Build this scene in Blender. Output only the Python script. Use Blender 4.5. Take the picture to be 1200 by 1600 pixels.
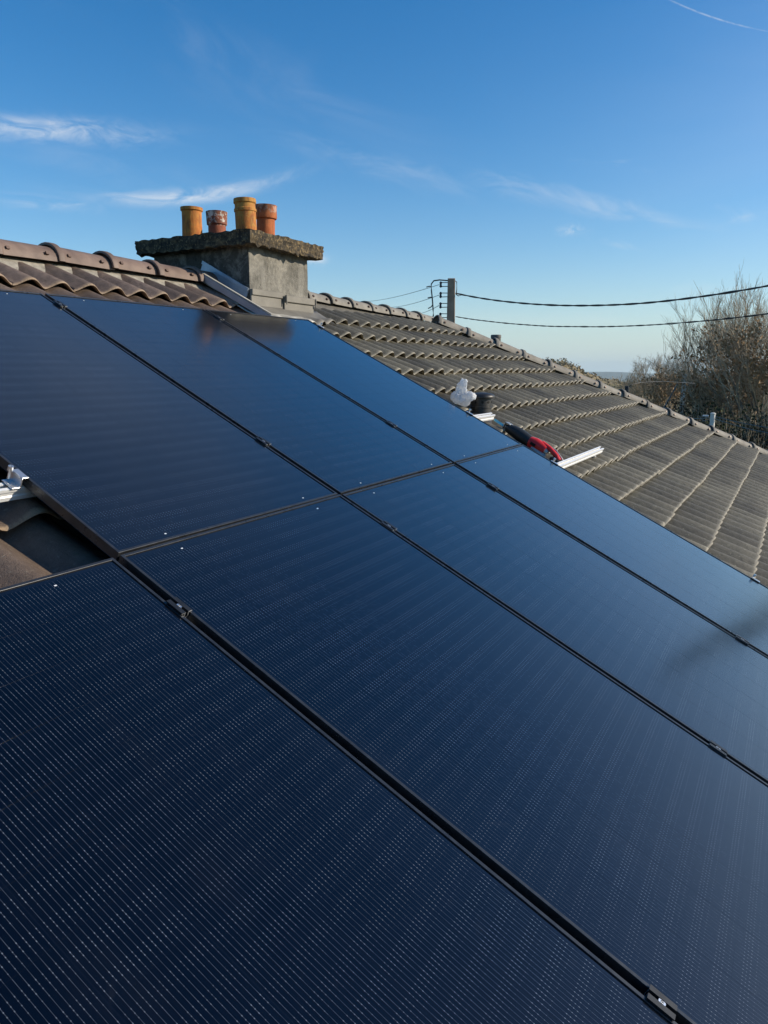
import bpy, bmesh, math, random
from math import sin, cos, pi, radians
from mathutils import Vector, Matrix, noise

D = bpy.data
scene = bpy.context.scene
for o in list(D.objects):
    D.objects.remove(o)
COL = scene.collection

# ------------------------------------------------------------------ camera
PITCH = radians(26.8)                      # pitch of the roof and of the panels
cam_d = D.cameras.new('camera')
cam = D.objects.new('camera', cam_d)
COL.objects.link(cam)
R_ = Vector((0.48311612, -0.87555547, -0.0011997))
Dn = Vector((-0.16634033, -0.09043824, -0.98191233))
Fw = Vector((0.85961021, 0.47457723, -0.18933236))
CAM = Vector((-2.53921015, -1.60557716, 0.50182613))
m = Matrix((R_, -Dn, -Fw)).transposed().to_4x4()
m.translation = CAM
cam.matrix_world = m
cam_d.sensor_fit = 'AUTO'
cam_d.sensor_width = 36.0
cam_d.lens = 1164.17 / 1600 * 36
cam_d.clip_start = 0.05
cam_d.clip_end = 40000
scene.camera = cam

# ------------------------------------------------------------------ light
SUN_AZ = radians(-61)                      # from +X, counter-clockwise
SUN_EL = radians(24)
sun_dir = Vector((cos(SUN_AZ) * cos(SUN_EL), sin(SUN_AZ) * cos(SUN_EL), sin(SUN_EL)))
sd = D.lights.new('sun', 'SUN')
sd.energy = 4.9
sd.angle = radians(0.5)
sd.color = (1.0, 0.89, 0.73)
sun = D.objects.new('sun', sd)
COL.objects.link(sun)
sun.rotation_mode = 'QUATERNION'
sun.rotation_quaternion = sun_dir.to_track_quat('Z', 'Y')

scene.view_settings.view_transform = 'Standard'
scene.view_settings.look = 'None'
scene.view_settings.gamma = 1.0
scene.view_settings.use_curve_mapping = False
scene.view_settings.exposure = 0.2
scene.render.engine = 'CYCLES'
scene.cycles.use_denoising = True
scene.cycles.max_bounces = 8
scene.cycles.caustics_reflective = False
scene.cycles.caustics_refractive = False


# ------------------------------------------------------------------ node helper
class NT:
    def __init__(self, tree):
        self.t = tree
        self.n = tree.nodes
        self.l = tree.links

    def node(self, kind, **kw):
        nd = self.n.new(kind)
        for k, v in kw.items():
            setattr(nd, k, v)
        return nd

    def put(self, sock, v):
        if isinstance(v, bpy.types.NodeSocket):
            self.l.new(v, sock)
        elif v is not None:
            if isinstance(v, (tuple, list)) and len(v) == 3 and len(sock.default_value) == 4:
                v = (*v, 1.0)
            sock.default_value = v

    def math(self, op, a, b=None, c=None, clamp=False):
        nd = self.node('ShaderNodeMath', operation=op, use_clamp=clamp)
        self.put(nd.inputs[0], a)
        if b is not None:
            self.put(nd.inputs[1], b)
        if c is not None:
            self.put(nd.inputs[2], c)
        return nd.outputs[0]

    def vmath(self, op, a, b=None):
        nd = self.node('ShaderNodeVectorMath', operation=op)
        self.put(nd.inputs[0], a)
        if b is not None:
            self.put(nd.inputs[1], b)
        return nd.outputs[0] if op not in ('DOT_PRODUCT', 'LENGTH') else nd.outputs[1]

    def sep(self, v):
        nd = self.node('ShaderNodeSeparateXYZ')
        self.put(nd.inputs[0], v)
        return nd.outputs

    def comb(self, x, y, z):
        nd = self.node('ShaderNodeCombineXYZ')
        for i, v in enumerate((x, y, z)):
            self.put(nd.inputs[i], v)
        return nd.outputs[0]

    def noise(self, vec, scale, detail=4, rough=0.55, dist=0.0, col=False):
        nd = self.node('ShaderNodeTexNoise')
        self.put(nd.inputs['Vector'], vec)
        nd.inputs['Scale'].default_value = scale
        nd.inputs['Detail'].default_value = detail
        nd.inputs['Roughness'].default_value = rough
        nd.inputs['Distortion'].default_value = dist
        return nd.outputs['Color' if col else 'Fac']

    def ramp(self, fac, stops, interp='LINEAR'):
        nd = self.node('ShaderNodeValToRGB')
        nd.color_ramp.interpolation = interp
        cr = nd.color_ramp
        while len(cr.elements) < len(stops):
            cr.elements.new(0.5)
        for e, (p, c) in zip(cr.elements, stops):
            e.position = p
            e.color = (c, c, c, 1) if isinstance(c, (int, float)) else (*c, 1)
        self.put(nd.inputs[0], fac)
        return nd.outputs[0]

    def mix(self, fac, a, b, mode='MIX'):
        nd = self.node('ShaderNodeMix', data_type='RGBA', blend_type=mode)
        self.put(nd.inputs[0], fac)
        self.put(nd.inputs[6], a)
        self.put(nd.inputs[7], b)
        return nd.outputs[2]

    def smooth(self, v, lo, hi, a=0.0, b=1.0):
        nd = self.node('ShaderNodeMapRange', interpolation_type='SMOOTHSTEP')
        self.put(nd.inputs[0], v)
        nd.inputs[1].default_value = lo
        nd.inputs[2].default_value = hi
        nd.inputs[3].default_value = a
        nd.inputs[4].default_value = b
        return nd.outputs[0]


def new_mat(name):
    mt = D.materials.new(name)
    mt.use_nodes = True
    nt = NT(mt.node_tree)
    return mt, nt, mt.node_tree.nodes['Principled BSDF']


def bump(nt, b, height, strength=0.3, dist=0.01):
    nd = nt.node('ShaderNodeBump')
    nd.inputs['Strength'].default_value = strength
    nd.inputs['Distance'].default_value = dist
    nt.put(nd.inputs['Height'], height)
    nt.l.new(nd.outputs[0], b.inputs['Normal'])


def simple(name, c1, c2=None, scale=8.0, rough=0.7, metal=0.0, spec=0.5, bmp=0.0, bscale=60.0, coord='Object', lo=0.3, hi=0.7):
    mt, nt, b = new_mat(name)
    tc = nt.node('ShaderNodeTexCoord').outputs[coord] if coord != 'World' else nt.node('ShaderNodeNewGeometry').outputs['Position']
    if c2:
        nt.put(b.inputs['Base Color'], nt.ramp(nt.noise(tc, scale, 6), [(lo, c1), (hi, c2)]))
    else:
        nt.put(b.inputs['Base Color'], c1)
    b.inputs['Roughness'].default_value = rough
    b.inputs['Metallic'].default_value = metal
    b.inputs['Specular IOR Level'].default_value = spec
    if bmp:
        bump(nt, b, nt.noise(tc, bscale, 5), bmp)
    return mt


# ------------------------------------------------------------------ sky
world = D.worlds.new('World')
scene.world = world
world.use_nodes = True
wt = NT(world.node_tree)
bg = world.node_tree.nodes['Background']
sky = wt.node('ShaderNodeTexSky', sky_type='NISHITA')
sky.sun_disc = False
sky.sun_elevation = SUN_EL
sky.sun_rotation = pi / 2 - SUN_AZ
sky.altitude = 200
sky.air_density = 1.0
sky.dust_density = 0.4
sky.ozone_density = 3.5
hs = wt.node('ShaderNodeHueSaturation')
hs.inputs['Saturation'].default_value = 1.33
hs.inputs['Value'].default_value = 1.10
wt.l.new(sky.outputs[0], hs.inputs['Color'])
skycol = hs.outputs[0]
dirv = wt.node('ShaderNodeTexCoord').outputs['Generated']
sx, sy, sz = wt.sep(dirv)
az = wt.math('MULTIPLY', wt.math('ARCTAN2', sy, sx), 180 / pi)
el = wt.math('MULTIPLY', wt.math('ARCSINE', sz), 180 / pi)

# thin pale haze low over the whole horizon
hz = wt.math('POWER', 2.718, wt.math('DIVIDE', wt.math('MAXIMUM', el, 0.0), -4.6))
skycol = wt.mix(wt.math('MULTIPLY', hz, 0.92), skycol, (3.75, 4.75, 5.15))


def cloud(a0, e0, rot, la, lb, amount, nscale, stretch=4.0, lo=0.42, hi=0.75, warp=0.0):
    """A cirrus patch centred on one bearing and elevation (degrees)."""
    r = radians(rot)
    da = wt.math('SUBTRACT', az, a0)
    de = wt.math('SUBTRACT', el, e0)
    x = wt.math('ADD', wt.math('MULTIPLY', da, cos(r)), wt.math('MULTIPLY', de, sin(r)))
    y = wt.math('ADD', wt.math('MULTIPLY', da, -sin(r)), wt.math('MULTIPLY', de, cos(r)))
    if warp:
        y = wt.math('ADD', y, wt.math('MULTIPLY', wt.math('MULTIPLY', x, x), warp))
    u = wt.math('DIVIDE', x, la)
    v = wt.math('DIVIDE', y, lb)
    d2 = wt.math('ADD', wt.math('MULTIPLY', u, u), wt.math('MULTIPLY', v, v))
    env = wt.math('POWER', 2.718, wt.math('MULTIPLY', d2, -1.6))
    p = wt.comb(wt.math('DIVIDE', x, stretch), y, a0 * 0.37)
    nz = wt.noise(p, nscale, 7, 0.62, 0.9)
    k = wt.smooth(nz, lo, hi)
    return wt.math('MULTIPLY', wt.math('MULTIPLY', env, k), amount)


clouds = [
    cloud(51.2, 15.05, -3, 6.6, 0.8, 0.85, 1.0, 2.6, 0.30, 0.80),
    cloud(42.5, 11.75, -8, 7.0, 0.55, 0.9, 1.0, 3.4, 0.28, 0.78, -0.012),
    cloud(51.5, 10.7, 0, 4.5, 0.5, 0.45, 1.0, 4.0, 0.40, 0.8),
    cloud(28.0, 13.8, 14, 9.0, 1.0, 0.22, 0.55, 3.0, 0.35, 0.8),
    cloud(15.0, 11.4, 14, 11.0, 0.9, 0.42, 0.6, 4.0, 0.36, 0.8),
    cloud(4.0, 9.6, 8, 7.0, 0.9, 0.42, 0.6, 3.0, 0.36, 0.8),
    cloud(9.0, 13.0, 10, 9.0, 0.8, 0.20, 0.7, 3.0, 0.40, 0.8),
    cloud(15.4, 9.5, 0, 1.3, 0.45, 0.38, 1.6, 1.6, 0.36, 0.7),
    cloud(12.5, 8.6, 16, 2.6, 0.35, 0.22, 1.3, 2.6, 0.36, 0.75),
    cloud(33.9, 7.8, 0, 0.9, 0.4, 0.75, 1.8, 1.6, 0.32, 0.62),
    cloud(48.0, 13.2, 10, 12.0, 1.4, 0.10, 0.5, 4.0, 0.35, 0.8),
    cloud(40.0, 20.0, 18, 20.0, 2.6, 0.10, 0.3, 4.0, 0.40, 0.8),
    cloud(6.0, 5.0, 0, 10.0, 1.3, 0.25, 0.5, 5.0, 0.35, 0.8),
    cloud(14.0, 3.4, 0, 12.0, 0.8, 0.22, 0.6, 6.0, 0.35, 0.8),
    cloud(6.9, 21.08, 22, 4.6, 0.06, 0.36, 2.2, 1.2, 0.22, 0.60, -0.013),     # contrail
    cloud(-14.0, 13.0, 12, 15.0, 3.2, 0.62, 0.5, 3.5, 0.34, 0.74),  # unseen clouds from here on, added to brighten what the panels reflect
    cloud(-30.0, 20.0, 14, 18.0, 4.0, 0.50, 0.35, 3.5, 0.36, 0.76),
    cloud(-46.0, 32.0, 10, 20.0, 5.0, 0.22, 0.25, 3.5, 0.38, 0.78),
    cloud(20.0, 33.0, 16, 26.0, 3.5, 0.14, 0.3, 4.0, 0.38, 0.8),
    cloud(36.0, 41.0, 10, 24.0, 9.0, 0.36, 0.16, 3.0, 0.22, 0.8),
    cloud(-28.0, 14.0, 0, 34.0, 15.0, 0.44, 0.10, 2.0, 0.05, 0.75),  # broad veil out of view, put in to lighten the right-hand panels
]
tot = clouds[0]
for c in clouds[1:]:
    tot = wt.math('MAXIMUM', tot, c)
cc = wt.mix(wt.math('MINIMUM', tot, 0.9), skycol, (5.9, 6.1, 6.3))
wt.put(bg.inputs['Color'], cc)
bg.inputs['Strength'].default_value = 0.124


# ------------------------------------------------------------------ mesh helper
class MB:
    def __init__(self):
        self.v = []
        self.f = []
        self.mi = []

    def add(self, vs, fs, mi=0):
        k = len(self.v)
        self.v += [tuple(p) for p in vs]
        self.f += [tuple(i + k for i in f) for f in fs]
        self.mi += [mi] * len(fs)

    def box(self, x0, x1, y0, y1, z0, z1, mi=0, M=None):
        vs = [(x, y, z) for z in (z0, z1) for y in (y0, y1) for x in (x0, x1)]
        if M:
            vs = [M @ Vector(p) for p in vs]
        self.add(vs, [(0, 2, 3, 1), (4, 5, 7, 6), (0, 1, 5, 4), (2, 6, 7, 3), (0, 4, 6, 2), (1, 3, 7, 5)], mi)

    def tube(self, pts, rad, seg=8, cap=True, mi=0):
        pts = [Vector(p) for p in pts]
        n = len(pts)
        rads = rad if isinstance(rad, (list, tuple)) else [rad] * n
        up = Vector((0, 0, 1))
        rings = []
        for i, p in enumerate(pts):
            t = (pts[min(i + 1, n - 1)] - pts[max(i - 1, 0)]).normalized()
            a = t.cross(up)
            if a.length < 1e-3:
                a = t.cross(Vector((0, 1, 0)))
            a.normalize()
            b = t.cross(a).normalized()
            rings.append([p + (a * cos(2 * pi * k / seg) + b * sin(2 * pi * k / seg)) * rads[i] for k in range(seg)])
        vs = [q for r in rings for q in r]
        fs = []
        for i in range(n - 1):
            for k in range(seg):
                fs.append((i * seg + k, i * seg + (k + 1) % seg, (i + 1) * seg + (k + 1) % seg, (i + 1) * seg + k))
        if cap:
            fs.append(tuple(range(seg))[::-1])
            fs.append(tuple((n - 1) * seg + k for k in range(seg)))
        self.add(vs, fs, mi)

    def lathe(self, prof, seg=20, c=(0, 0, 0), mi=0, M=None):
        vs, fs = [], []
        n = len(prof)
        for k in range(seg):
            a = 2 * pi * k / seg
            for r, z in prof:
                p = Vector((c[0] + r * cos(a), c[1] + r * sin(a), c[2] + z))
                vs.append(M @ p if M else p)
        for k in range(seg):
            k2 = (k + 1) % seg
            for i in range(n - 1):
                fs.append((k * n + i, k2 * n + i, k2 * n + i + 1, k * n + i + 1))
        self.add(vs, fs, mi)

    def extrude(self, poly, a, b, mi=0, M=None):
        """closed polygon in (y, z) extruded along x from a to b"""
        n = len(poly)
        vs = [Vector((a, y, z)) for y, z in poly] + [Vector((b, y, z)) for y, z in poly]
        if M:
            vs = [M @ p for p in vs]
        fs = [(i, (i + 1) % n, n + (i + 1) % n, n + i) for i in range(n)]
        fs += [tuple(range(n))[::-1], tuple(range(n, 2 * n))]
        self.add(vs, fs, mi)

    def mesh(self, name, mats, smooth=False):
        me = D.meshes.new(name)
        me.from_pydata(self.v, [], self.f)
        for mt in (mats if isinstance(mats, (list, tuple)) else [mats]):
            me.materials.append(mt)
        if any(self.mi):
            me.polygons.foreach_set('material_index', self.mi)
        if smooth:
            me.polygons.foreach_set('use_smooth', [True] * len(me.polygons))
        me.update()
        return me

    def build(self, name, mats, parent=None, loc=(0, 0, 0), rot=(0, 0, 0), smooth=False, bevel=0.0, fix=True):
        me = self.mesh(name, mats, smooth)
        if fix:
            bm = bmesh.new()
            bm.from_mesh(me)
            bmesh.ops.recalc_face_normals(bm, faces=bm.faces)
            bm.to_mesh(me)
            bm.free()
        o = place(name, me, parent, loc, rot)
        if bevel:
            md = o.modifiers.new('bevel', 'BEVEL')
            md.width = bevel
            md.segments = 1
            md.limit_method = 'ANGLE'
        if smooth == 'auto':
            auto_smooth(me)
        return o


def auto_smooth(me, ang=40):
    bm = bmesh.new()
    bm.from_mesh(me)
    for e in bm.edges:
        e.smooth = not (len(e.link_faces) == 2 and e.calc_face_angle(0) > radians(ang))
    for f in bm.faces:
        f.smooth = True
    bm.to_mesh(me)
    bm.free()


def place(name, me, parent=None, loc=(0, 0, 0), rot=(0, 0, 0)):
    o = D.objects.new(name, me)
    COL.objects.link(o)
    o.location = loc
    o.rotation_euler = rot
    if parent:
        o.parent = parent
    return o


def tag(o, label=None, cat=None, group=None, kind=None):
    for k, v in (('label', label), ('category', cat), ('group', group), ('kind', kind)):
        if v:
            o[k] = v
    return o


def empty(name, loc=(0, 0, 0), rot=(0, 0, 0), **kw):
    o = D.objects.new(name, None)
    COL.objects.link(o)
    o.location = loc
    o.rotation_euler = rot
    o.empty_display_size = 0.1
    return tag(o, **kw)


def copy_child(o, parent):
    c = o.copy()
    COL.objects.link(c)
    c.parent = parent
    return c


CP, SP = cos(PITCH), sin(PITCH)


def PL(u, v, h=0.0):
    """u along the ridge, v up the slope, h above the plane of the panels"""
    return Vector((u, v * CP - h * SP, v * SP + h * CP))


def polar(azd, dist, z=0.0):
    a = radians(azd)
    return Vector((CAM.x + dist * cos(a), CAM.y + dist * sin(a), z))


NRM = Vector((0, -SP, CP))
GROUND = -4.6
rnd = random.Random(7)

# ------------------------------------------------------------------ materials
def tile_mat(name, dark, light, edge, lichen, lich_amt):
    mt, nt, b = new_mat(name)
    pos = nt.node('ShaderNodeNewGeometry').outputs['Position']
    oc = nt.node('ShaderNodeTexCoord').outputs['Object']
    rn = nt.node('ShaderNodeObjectInfo').outputs['Random']
    ocr = nt.vmath('ADD', oc, nt.comb(nt.math('MULTIPLY', rn, 37.0), nt.math('MULTIPLY', rn, 91.0), 0.0))
    n1 = nt.noise(pos, 1.6, 5, 0.6)
    n2 = nt.noise(ocr, 22, 6, 0.65)
    n3 = nt.noise(ocr, 75, 4, 0.6)
    f = nt.math('ADD', nt.math('ADD', nt.math('MULTIPLY', n1, 0.45), nt.math('MULTIPLY', n2, 0.35)), nt.math('MULTIPLY', n3, 0.20))
    base = nt.ramp(f, [(0.38, dark), (0.62, light)])
    tone = nt.math('ADD', 0.66, nt.math('MULTIPLY', rn, 0.62))
    base = nt.mix(1.0, base, nt.comb(tone, tone, tone), 'MULTIPLY')
    y = nt.sep(oc)[1]
    # worn, paler nose of the tile
    yw = nt.math('ADD', y, nt.math('MULTIPLY', nt.math('SUBTRACT', n2, 0.5), 0.07))
    wear = nt.smooth(yw, -0.004, 0.020, 1.0, 0.0)
    base = nt.mix(nt.math('MULTIPLY', wear, nt.math('ADD', 0.30, nt.math('MULTIPLY', n2, 0.8))), base, edge)
    l = nt.smooth(nt.noise(ocr, 55, 3, 0.7), 0.60, 0.72)
    l = nt.math('MULTIPLY', nt.math('MULTIPLY', l, nt.smooth(n1, 0.4, 0.62)), lich_amt)
    base = nt.mix(l, base, lichen)
    runv = nt.noise(nt.comb(nt.math('MULTIPLY', nt.sep(ocr)[0], 38.0), nt.math('MULTIPLY', nt.sep(ocr)[1], 5.0), nt.math('MULTIPLY', rn, 9.0)), 1.0, 4, 0.65)
    base = nt.mix(nt.math('MULTIPLY', nt.smooth(runv, 0.52, 0.70), 0.55), base, dark)
    mo = nt.math('MULTIPLY', nt.smooth(nt.noise(pos, 34.0, 5, 0.7), 0.60, 0.68), nt.smooth(nt.noise(pos, 2.1, 3), 0.46, 0.64))
    base = nt.mix(nt.math('MULTIPLY', mo, 0.75), base, (0.055, 0.052, 0.022))
    nt.put(b.inputs['Base Color'], base)
    b.inputs['Roughness'].default_value = 0.58
    b.inputs['Specular IOR Level'].default_value = 0.45
    bump(nt, b, nt.math('ADD', nt.noise(ocr, 170, 5, 0.7), nt.math('MULTIPLY', n2, 1.5)), 0.6, 0.006)
    return mt


M = {}
M['brown_tile'] = tile_mat('brown_tile', (0.078, 0.055, 0.041), (0.185, 0.134, 0.100), (0.33, 0.235, 0.145), (0.30, 0.27, 0.20), 0.5)
M['grey_tile'] = tile_mat('grey_tile', (0.072, 0.063, 0.043), (0.152, 0.136, 0.095), (0.33, 0.292, 0.215), (0.34, 0.32, 0.22), 0.8)
M['brown_cap'] = simple('brown_cap', (0.105, 0.068, 0.051), (0.20, 0.138, 0.104), 9, 0.62, bmp=0.2, bscale=120, coord='World')
M['grey_cap'] = simple('grey_cap', (0.135, 0.120, 0.098), (0.245, 0.225, 0.185), 7, 0.72, bmp=0.25, bscale=120, coord='World')
M['clip'] = simple('clip', (0.09, 0.055, 0.04), None, rough=0.5, metal=0.3)
M['mortar'] = simple('mortar', (0.17, 0.15, 0.12), (0.36, 0.33, 0.27), 20, 0.9, bmp=0.4, bscale=70, coord='World')
M['grey_mortar'] = simple('grey_mortar', (0.085, 0.078, 0.062), (0.17, 0.155, 0.125), 14, 0.9, bmp=0.5, bscale=60, coord='World')
M['deck'] = simple('deck', (0.03, 0.026, 0.022), (0.05, 0.043, 0.036), 12, 0.9)
M['wall'] = simple('wall', (0.52, 0.47, 0.39), (0.62, 0.57, 0.48), 3, 0.9, bmp=0.3, bscale=50, coord='World')

# black anodised frame
mt, nt, b = new_mat('panel_frame')
pos = nt.node('ShaderNodeNewGeometry').outputs['Position']
nt.put(b.inputs['Base Color'], nt.ramp(nt.noise(pos, 40, 4), [(0.3, (0.030, 0.032, 0.036)), (0.7, (0.050, 0.053, 0.058))]))
b.inputs['Metallic'].default_value = 0.45
nt.put(b.inputs['Roughness'], nt.ramp(nt.noise(pos, 14, 3), [(0.3, 0.24), (0.7, 0.36)]))
b.inputs['Specular IOR Level'].default_value = 0.6
M['frame'] = mt


def glass_coat(nt, b, pos):
    """textured low-iron cover glass: a slightly rough clear coat, dusty in places"""
    b.inputs['Coat Weight'].default_value = 1.0
    b.inputs['Coat IOR'].default_value = 1.36
    dust = nt.noise(pos, 2.3, 5, 0.6)
    nt.put(b.inputs['Coat Roughness'], nt.ramp(dust, [(0.3, 0.10), (0.7, 0.15)]))
    b.inputs['Specular IOR Level'].default_value = 0.5
    b.inputs['IOR'].default_value = 1.65
    b.inputs['Specular Tint'].default_value = (0.05, 0.09, 0.2, 1)
    b.inputs['Roughness'].default_value = 0.22
    return dust


CW, CH = 0.1803, 0.1246                     # one cell
mt, nt, b = new_mat('solar_cell')
pos = nt.node('ShaderNodeNewGeometry').outputs['Position']
oc = nt.node('ShaderNodeTexCoord').outputs['Object']
rn = nt.node('ShaderNodeObjectInfo').outputs['Random']
dust = glass_coat(nt, b, pos)
x, y, z = nt.sep(oc)
NW = 16
sp = CW / NW
fx = nt.math('MULTIPLY', nt.math('ABSOLUTE', nt.math('SUBTRACT', nt.math('FRACT', nt.math('DIVIDE', nt.math('ADD', x, CW / 2), sp)), 0.5)), sp)
wire = nt.smooth(fx, 0.00038, 0.00062, 1.0, 0.0)
gy = nt.math('MULTIPLY', nt.math('FRACT', nt.math('DIVIDE', nt.math('ADD', y, 0.0623), 0.0623)), 0.0623)   # place within one row of pads


def pad(at, r):
    return nt.smooth(nt.math('ABSOLUTE', nt.math('SUBTRACT', gy, at)), r * 0.7, r, 1.0, 0.0)


pads = nt.math('MAXIMUM', nt.math('MAXIMUM', pad(0.0225, 0.0016), pad(0.0310, 0.0013)), nt.math('MAXIMUM', pad(0.0392, 0.0016), nt.math('MULTIPLY', pad(0.0085, 0.0012), 0.6)))
padx = nt.smooth(fx, 0.00060, 0.00095, 1.0, 0.0)
pads = nt.math('MULTIPLY', pads, padx)
sil = nt.ramp(nt.noise(nt.vmath('ADD', pos, nt.comb(rn, rn, rn)), 3.0, 3), [(0.3, (0.0007, 0.0012, 0.0026)), (0.7, (0.0012, 0.0019, 0.0040))])
tn = nt.math('ADD', 0.8, nt.math('MULTIPLY', rn, 0.4))
sil = nt.mix(1.0, sil, nt.comb(tn, tn, tn), 'MULTIPLY')
brk = nt.smooth(nt.noise(nt.comb(nt.math('ADD', nt.math('FLOOR', nt.math('DIVIDE', x, sp)), nt.math('MULTIPLY', rn, 57.0)), nt.math('MULTIPLY', y, 26.0), 0.0), 1.7, 3, 0.6), 0.30, 0.68, 0.40, 1.0)
c = nt.mix(nt.math('MULTIPLY', wire, brk), sil, (0.044, 0.053, 0.067))
c = nt.mix(nt.math('MULTIPLY', pads, nt.math('MULTIPLY', nt.math('ADD', brk, 0.5), nt.math('ADD', 0.35, nt.math('MULTIPLY', rn, 0.30)))), c, (0.15, 0.17, 0.20))
px_, py_, pz_ = nt.sep(pos)
streak = nt.noise(nt.comb(nt.math('MULTIPLY', px_, 9.0), nt.math('MULTIPLY', py_, 1.1), 0.0), 1.6, 5, 0.65, 0.4)
smear = nt.math('MULTIPLY', nt.smooth(nt.noise(pos, 7.0, 4, 0.6, 1.4), 0.62, 0.76), 0.013)
dd = nt.math('ADD', nt.math('MULTIPLY', nt.smooth(nt.math('ADD', nt.math('MULTIPLY', dust, 0.5), nt.math('MULTIPLY', streak, 0.5)), 0.50, 0.80), 0.012), smear)
c = nt.mix(dd, c, (0.34, 0.36, 0.40))
nt.put(b.inputs['Base Color'], c)
M['cell'] = mt

mt, nt, b = new_mat('panel_backsheet')
pos = nt.node('ShaderNodeNewGeometry').outputs['Position']
glass_coat(nt, b, pos)
b.inputs['Base Color'].default_value = (0.0035, 0.005, 0.009, 1)
M['back'] = mt

M['alu'] = simple('aluminium', (0.62, 0.63, 0.64), (0.78, 0.78, 0.78), 14, 0.34, 0.85, coord='World')
M['alu_white'] = simple('mill_aluminium', (0.72, 0.72, 0.71), (0.82, 0.82, 0.81), 18, 0.45, 0.25, coord='World')
M['clamp_black'] = simple('clamp_black', (0.018, 0.019, 0.021), (0.034, 0.035, 0.037), 30, 0.38, 0.4)
M['bolt'] = simple('bolt', (0.78, 0.79, 0.80), None, rough=0.28, metal=0.9)
M['white_dot'] = simple('white_dot', (0.62, 0.64, 0.66), None, rough=0.5)

# rendered chimney
mt, nt, b = new_mat('chimney_render')
pos = nt.node('ShaderNodeNewGeometry').outputs['Position']
n1 = nt.noise(pos, 2.6, 6, 0.65, 0.6)
n2 = nt.noise(pos, 34, 6, 0.7)
c = nt.ramp(nt.math('ADD', nt.math('MULTIPLY', n1, 0.6), nt.math('MULTIPLY', n2, 0.4)), [(0.36, (0.060, 0.056, 0.046)), (0.5, (0.150, 0.141, 0.118)), (0.64, (0.270, 0.252, 0.210))])
px, py, pz = nt.sep(pos)
pst = nt.comb(nt.math('MULTIPLY', px, 5.0), nt.math('MULTIPLY', py, 5.0), nt.math('MULTIPLY', pz, 0.7))
st = nt.smooth(nt.noise(pst, 1.6, 4, 0.6), 0.53, 0.68)
c = nt.mix(nt.math('MULTIPLY', st, 0.45), c, (0.30, 0.285, 0.245))
# blackish mottling on the face turned towards negative X
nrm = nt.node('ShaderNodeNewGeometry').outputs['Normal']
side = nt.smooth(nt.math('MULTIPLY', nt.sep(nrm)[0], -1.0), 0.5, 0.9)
mottle = nt.math('MULTIPLY', side, nt.smooth(nt.noise(pos, 6.5, 6, 0.75, 0.8), 0.42, 0.54))
c = nt.mix(nt.math('MULTIPLY', mottle, 0.72), c, (0.024, 0.023, 0.019))
vor = nt.node('ShaderNodeTexVoronoi', feature='DISTANCE_TO_EDGE')
nt.put(vor.inputs['Vector'], nt.vmath('ADD', pos, nt.vmath('MULTIPLY', nt.noise(pos, 7.0, 4, col=True), (0.22, 0.22, 0.22))))
vor.inputs['Scale'].default_value = 3.2
crack = nt.math('MULTIPLY', nt.smooth(vor.outputs['Distance'], 0.004, 0.014, 1.0, 0.0), nt.smooth(nt.noise(pos, 3.1, 2), 0.48, 0.58))
c = nt.mix(nt.math('MULTIPLY', crack, 0.8), c, (0.022, 0.020, 0.017))
nt.put(b.inputs['Base Color'], c)
b.inputs['Roughness'].default_value = 0.92
bump(nt, b, nt.noise(pos, 75, 6, 0.7), 0.7, 0.012)
M['render'] = mt

mt, nt, b = new_mat('mossy_cap')
pos = nt.node('ShaderNodeNewGeometry').outputs['Position']
n1 = nt.noise(pos, 16, 6, 0.7, 0.5)
n2 = nt.noise(pos, 42, 4, 0.65)
c = nt.ramp(n1, [(0.36, (0.014, 0.012, 0.009)), (0.5, (0.050, 0.038, 0.022)), (0.66, (0.155, 0.112, 0.058))])
c = nt.mix(nt.math('MULTIPLY', nt.smooth(n2, 0.54, 0.64), 0.8), c, (0.23, 0.165, 0.080))
nt.put(b.inputs['Base Color'], c)
b.inputs['Roughness'].default_value = 0.95
bump(nt, b, n2, 0.8, 0.02)
M['cap_moss'] = mt


def pot_mat(name, clay1, clay2, lich, amt, white):
    mt, nt, b = new_mat(name)
    tc = nt.node('ShaderNodeTexCoord').outputs['Object']
    n1 = nt.noise(tc, 14, 5, 0.65)
    c = nt.ramp(n1, [(0.32, clay1), (0.68, clay2)])
    zz = nt.sep(tc)[2]
    nz = nt.noise(tc, 26, 5, 0.7, 0.4)
    l = nt.math('MULTIPLY', nt.smooth(nt.math('ADD', nz, nt.math('MULTIPLY', zz, 0.7)), 0.56, 0.72), amt)
    c = nt.mix(l, c, lich)
    w = nt.math('MULTIPLY', nt.smooth(nt.noise(tc, 30, 3, 0.6), 0.50, 0.58), nt.smooth(zz, white[0], white[1]))
    c = nt.mix(nt.math('MULTIPLY', w, white[2]), c, (0.62, 0.58, 0.50))
    nt.put(b.inputs['Base Color'], c)
    b.inputs['Roughness'].default_value = 0.85
    rim = nt.math('MULTIPLY', nt.smooth(zz, white[1] - 0.035, white[1] + 0.02), nt.smooth(nt.noise(tc, 18, 4, 0.6), 0.38, 0.6))
    c = nt.mix(nt.math('MULTIPLY', rim, 0.55), c, (0.035, 0.030, 0.025))
    sx_, sy_, sz_ = nt.sep(tc)
    stv = nt.noise(nt.comb(nt.math('MULTIPLY', sx_, 60.0), nt.math('MULTIPLY', sy_, 60.0), nt.math('MULTIPLY', sz_, 5.0)), 1.0, 4, 0.65)
    c = nt.mix(nt.math('MULTIPLY', nt.smooth(stv, 0.50, 0.70), 0.6), c, (0.06, 0.035, 0.02))
    nt.put(b.inputs['Base Color'], c)
    bump(nt, b, nz, 0.5, 0.006)
    return mt


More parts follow.
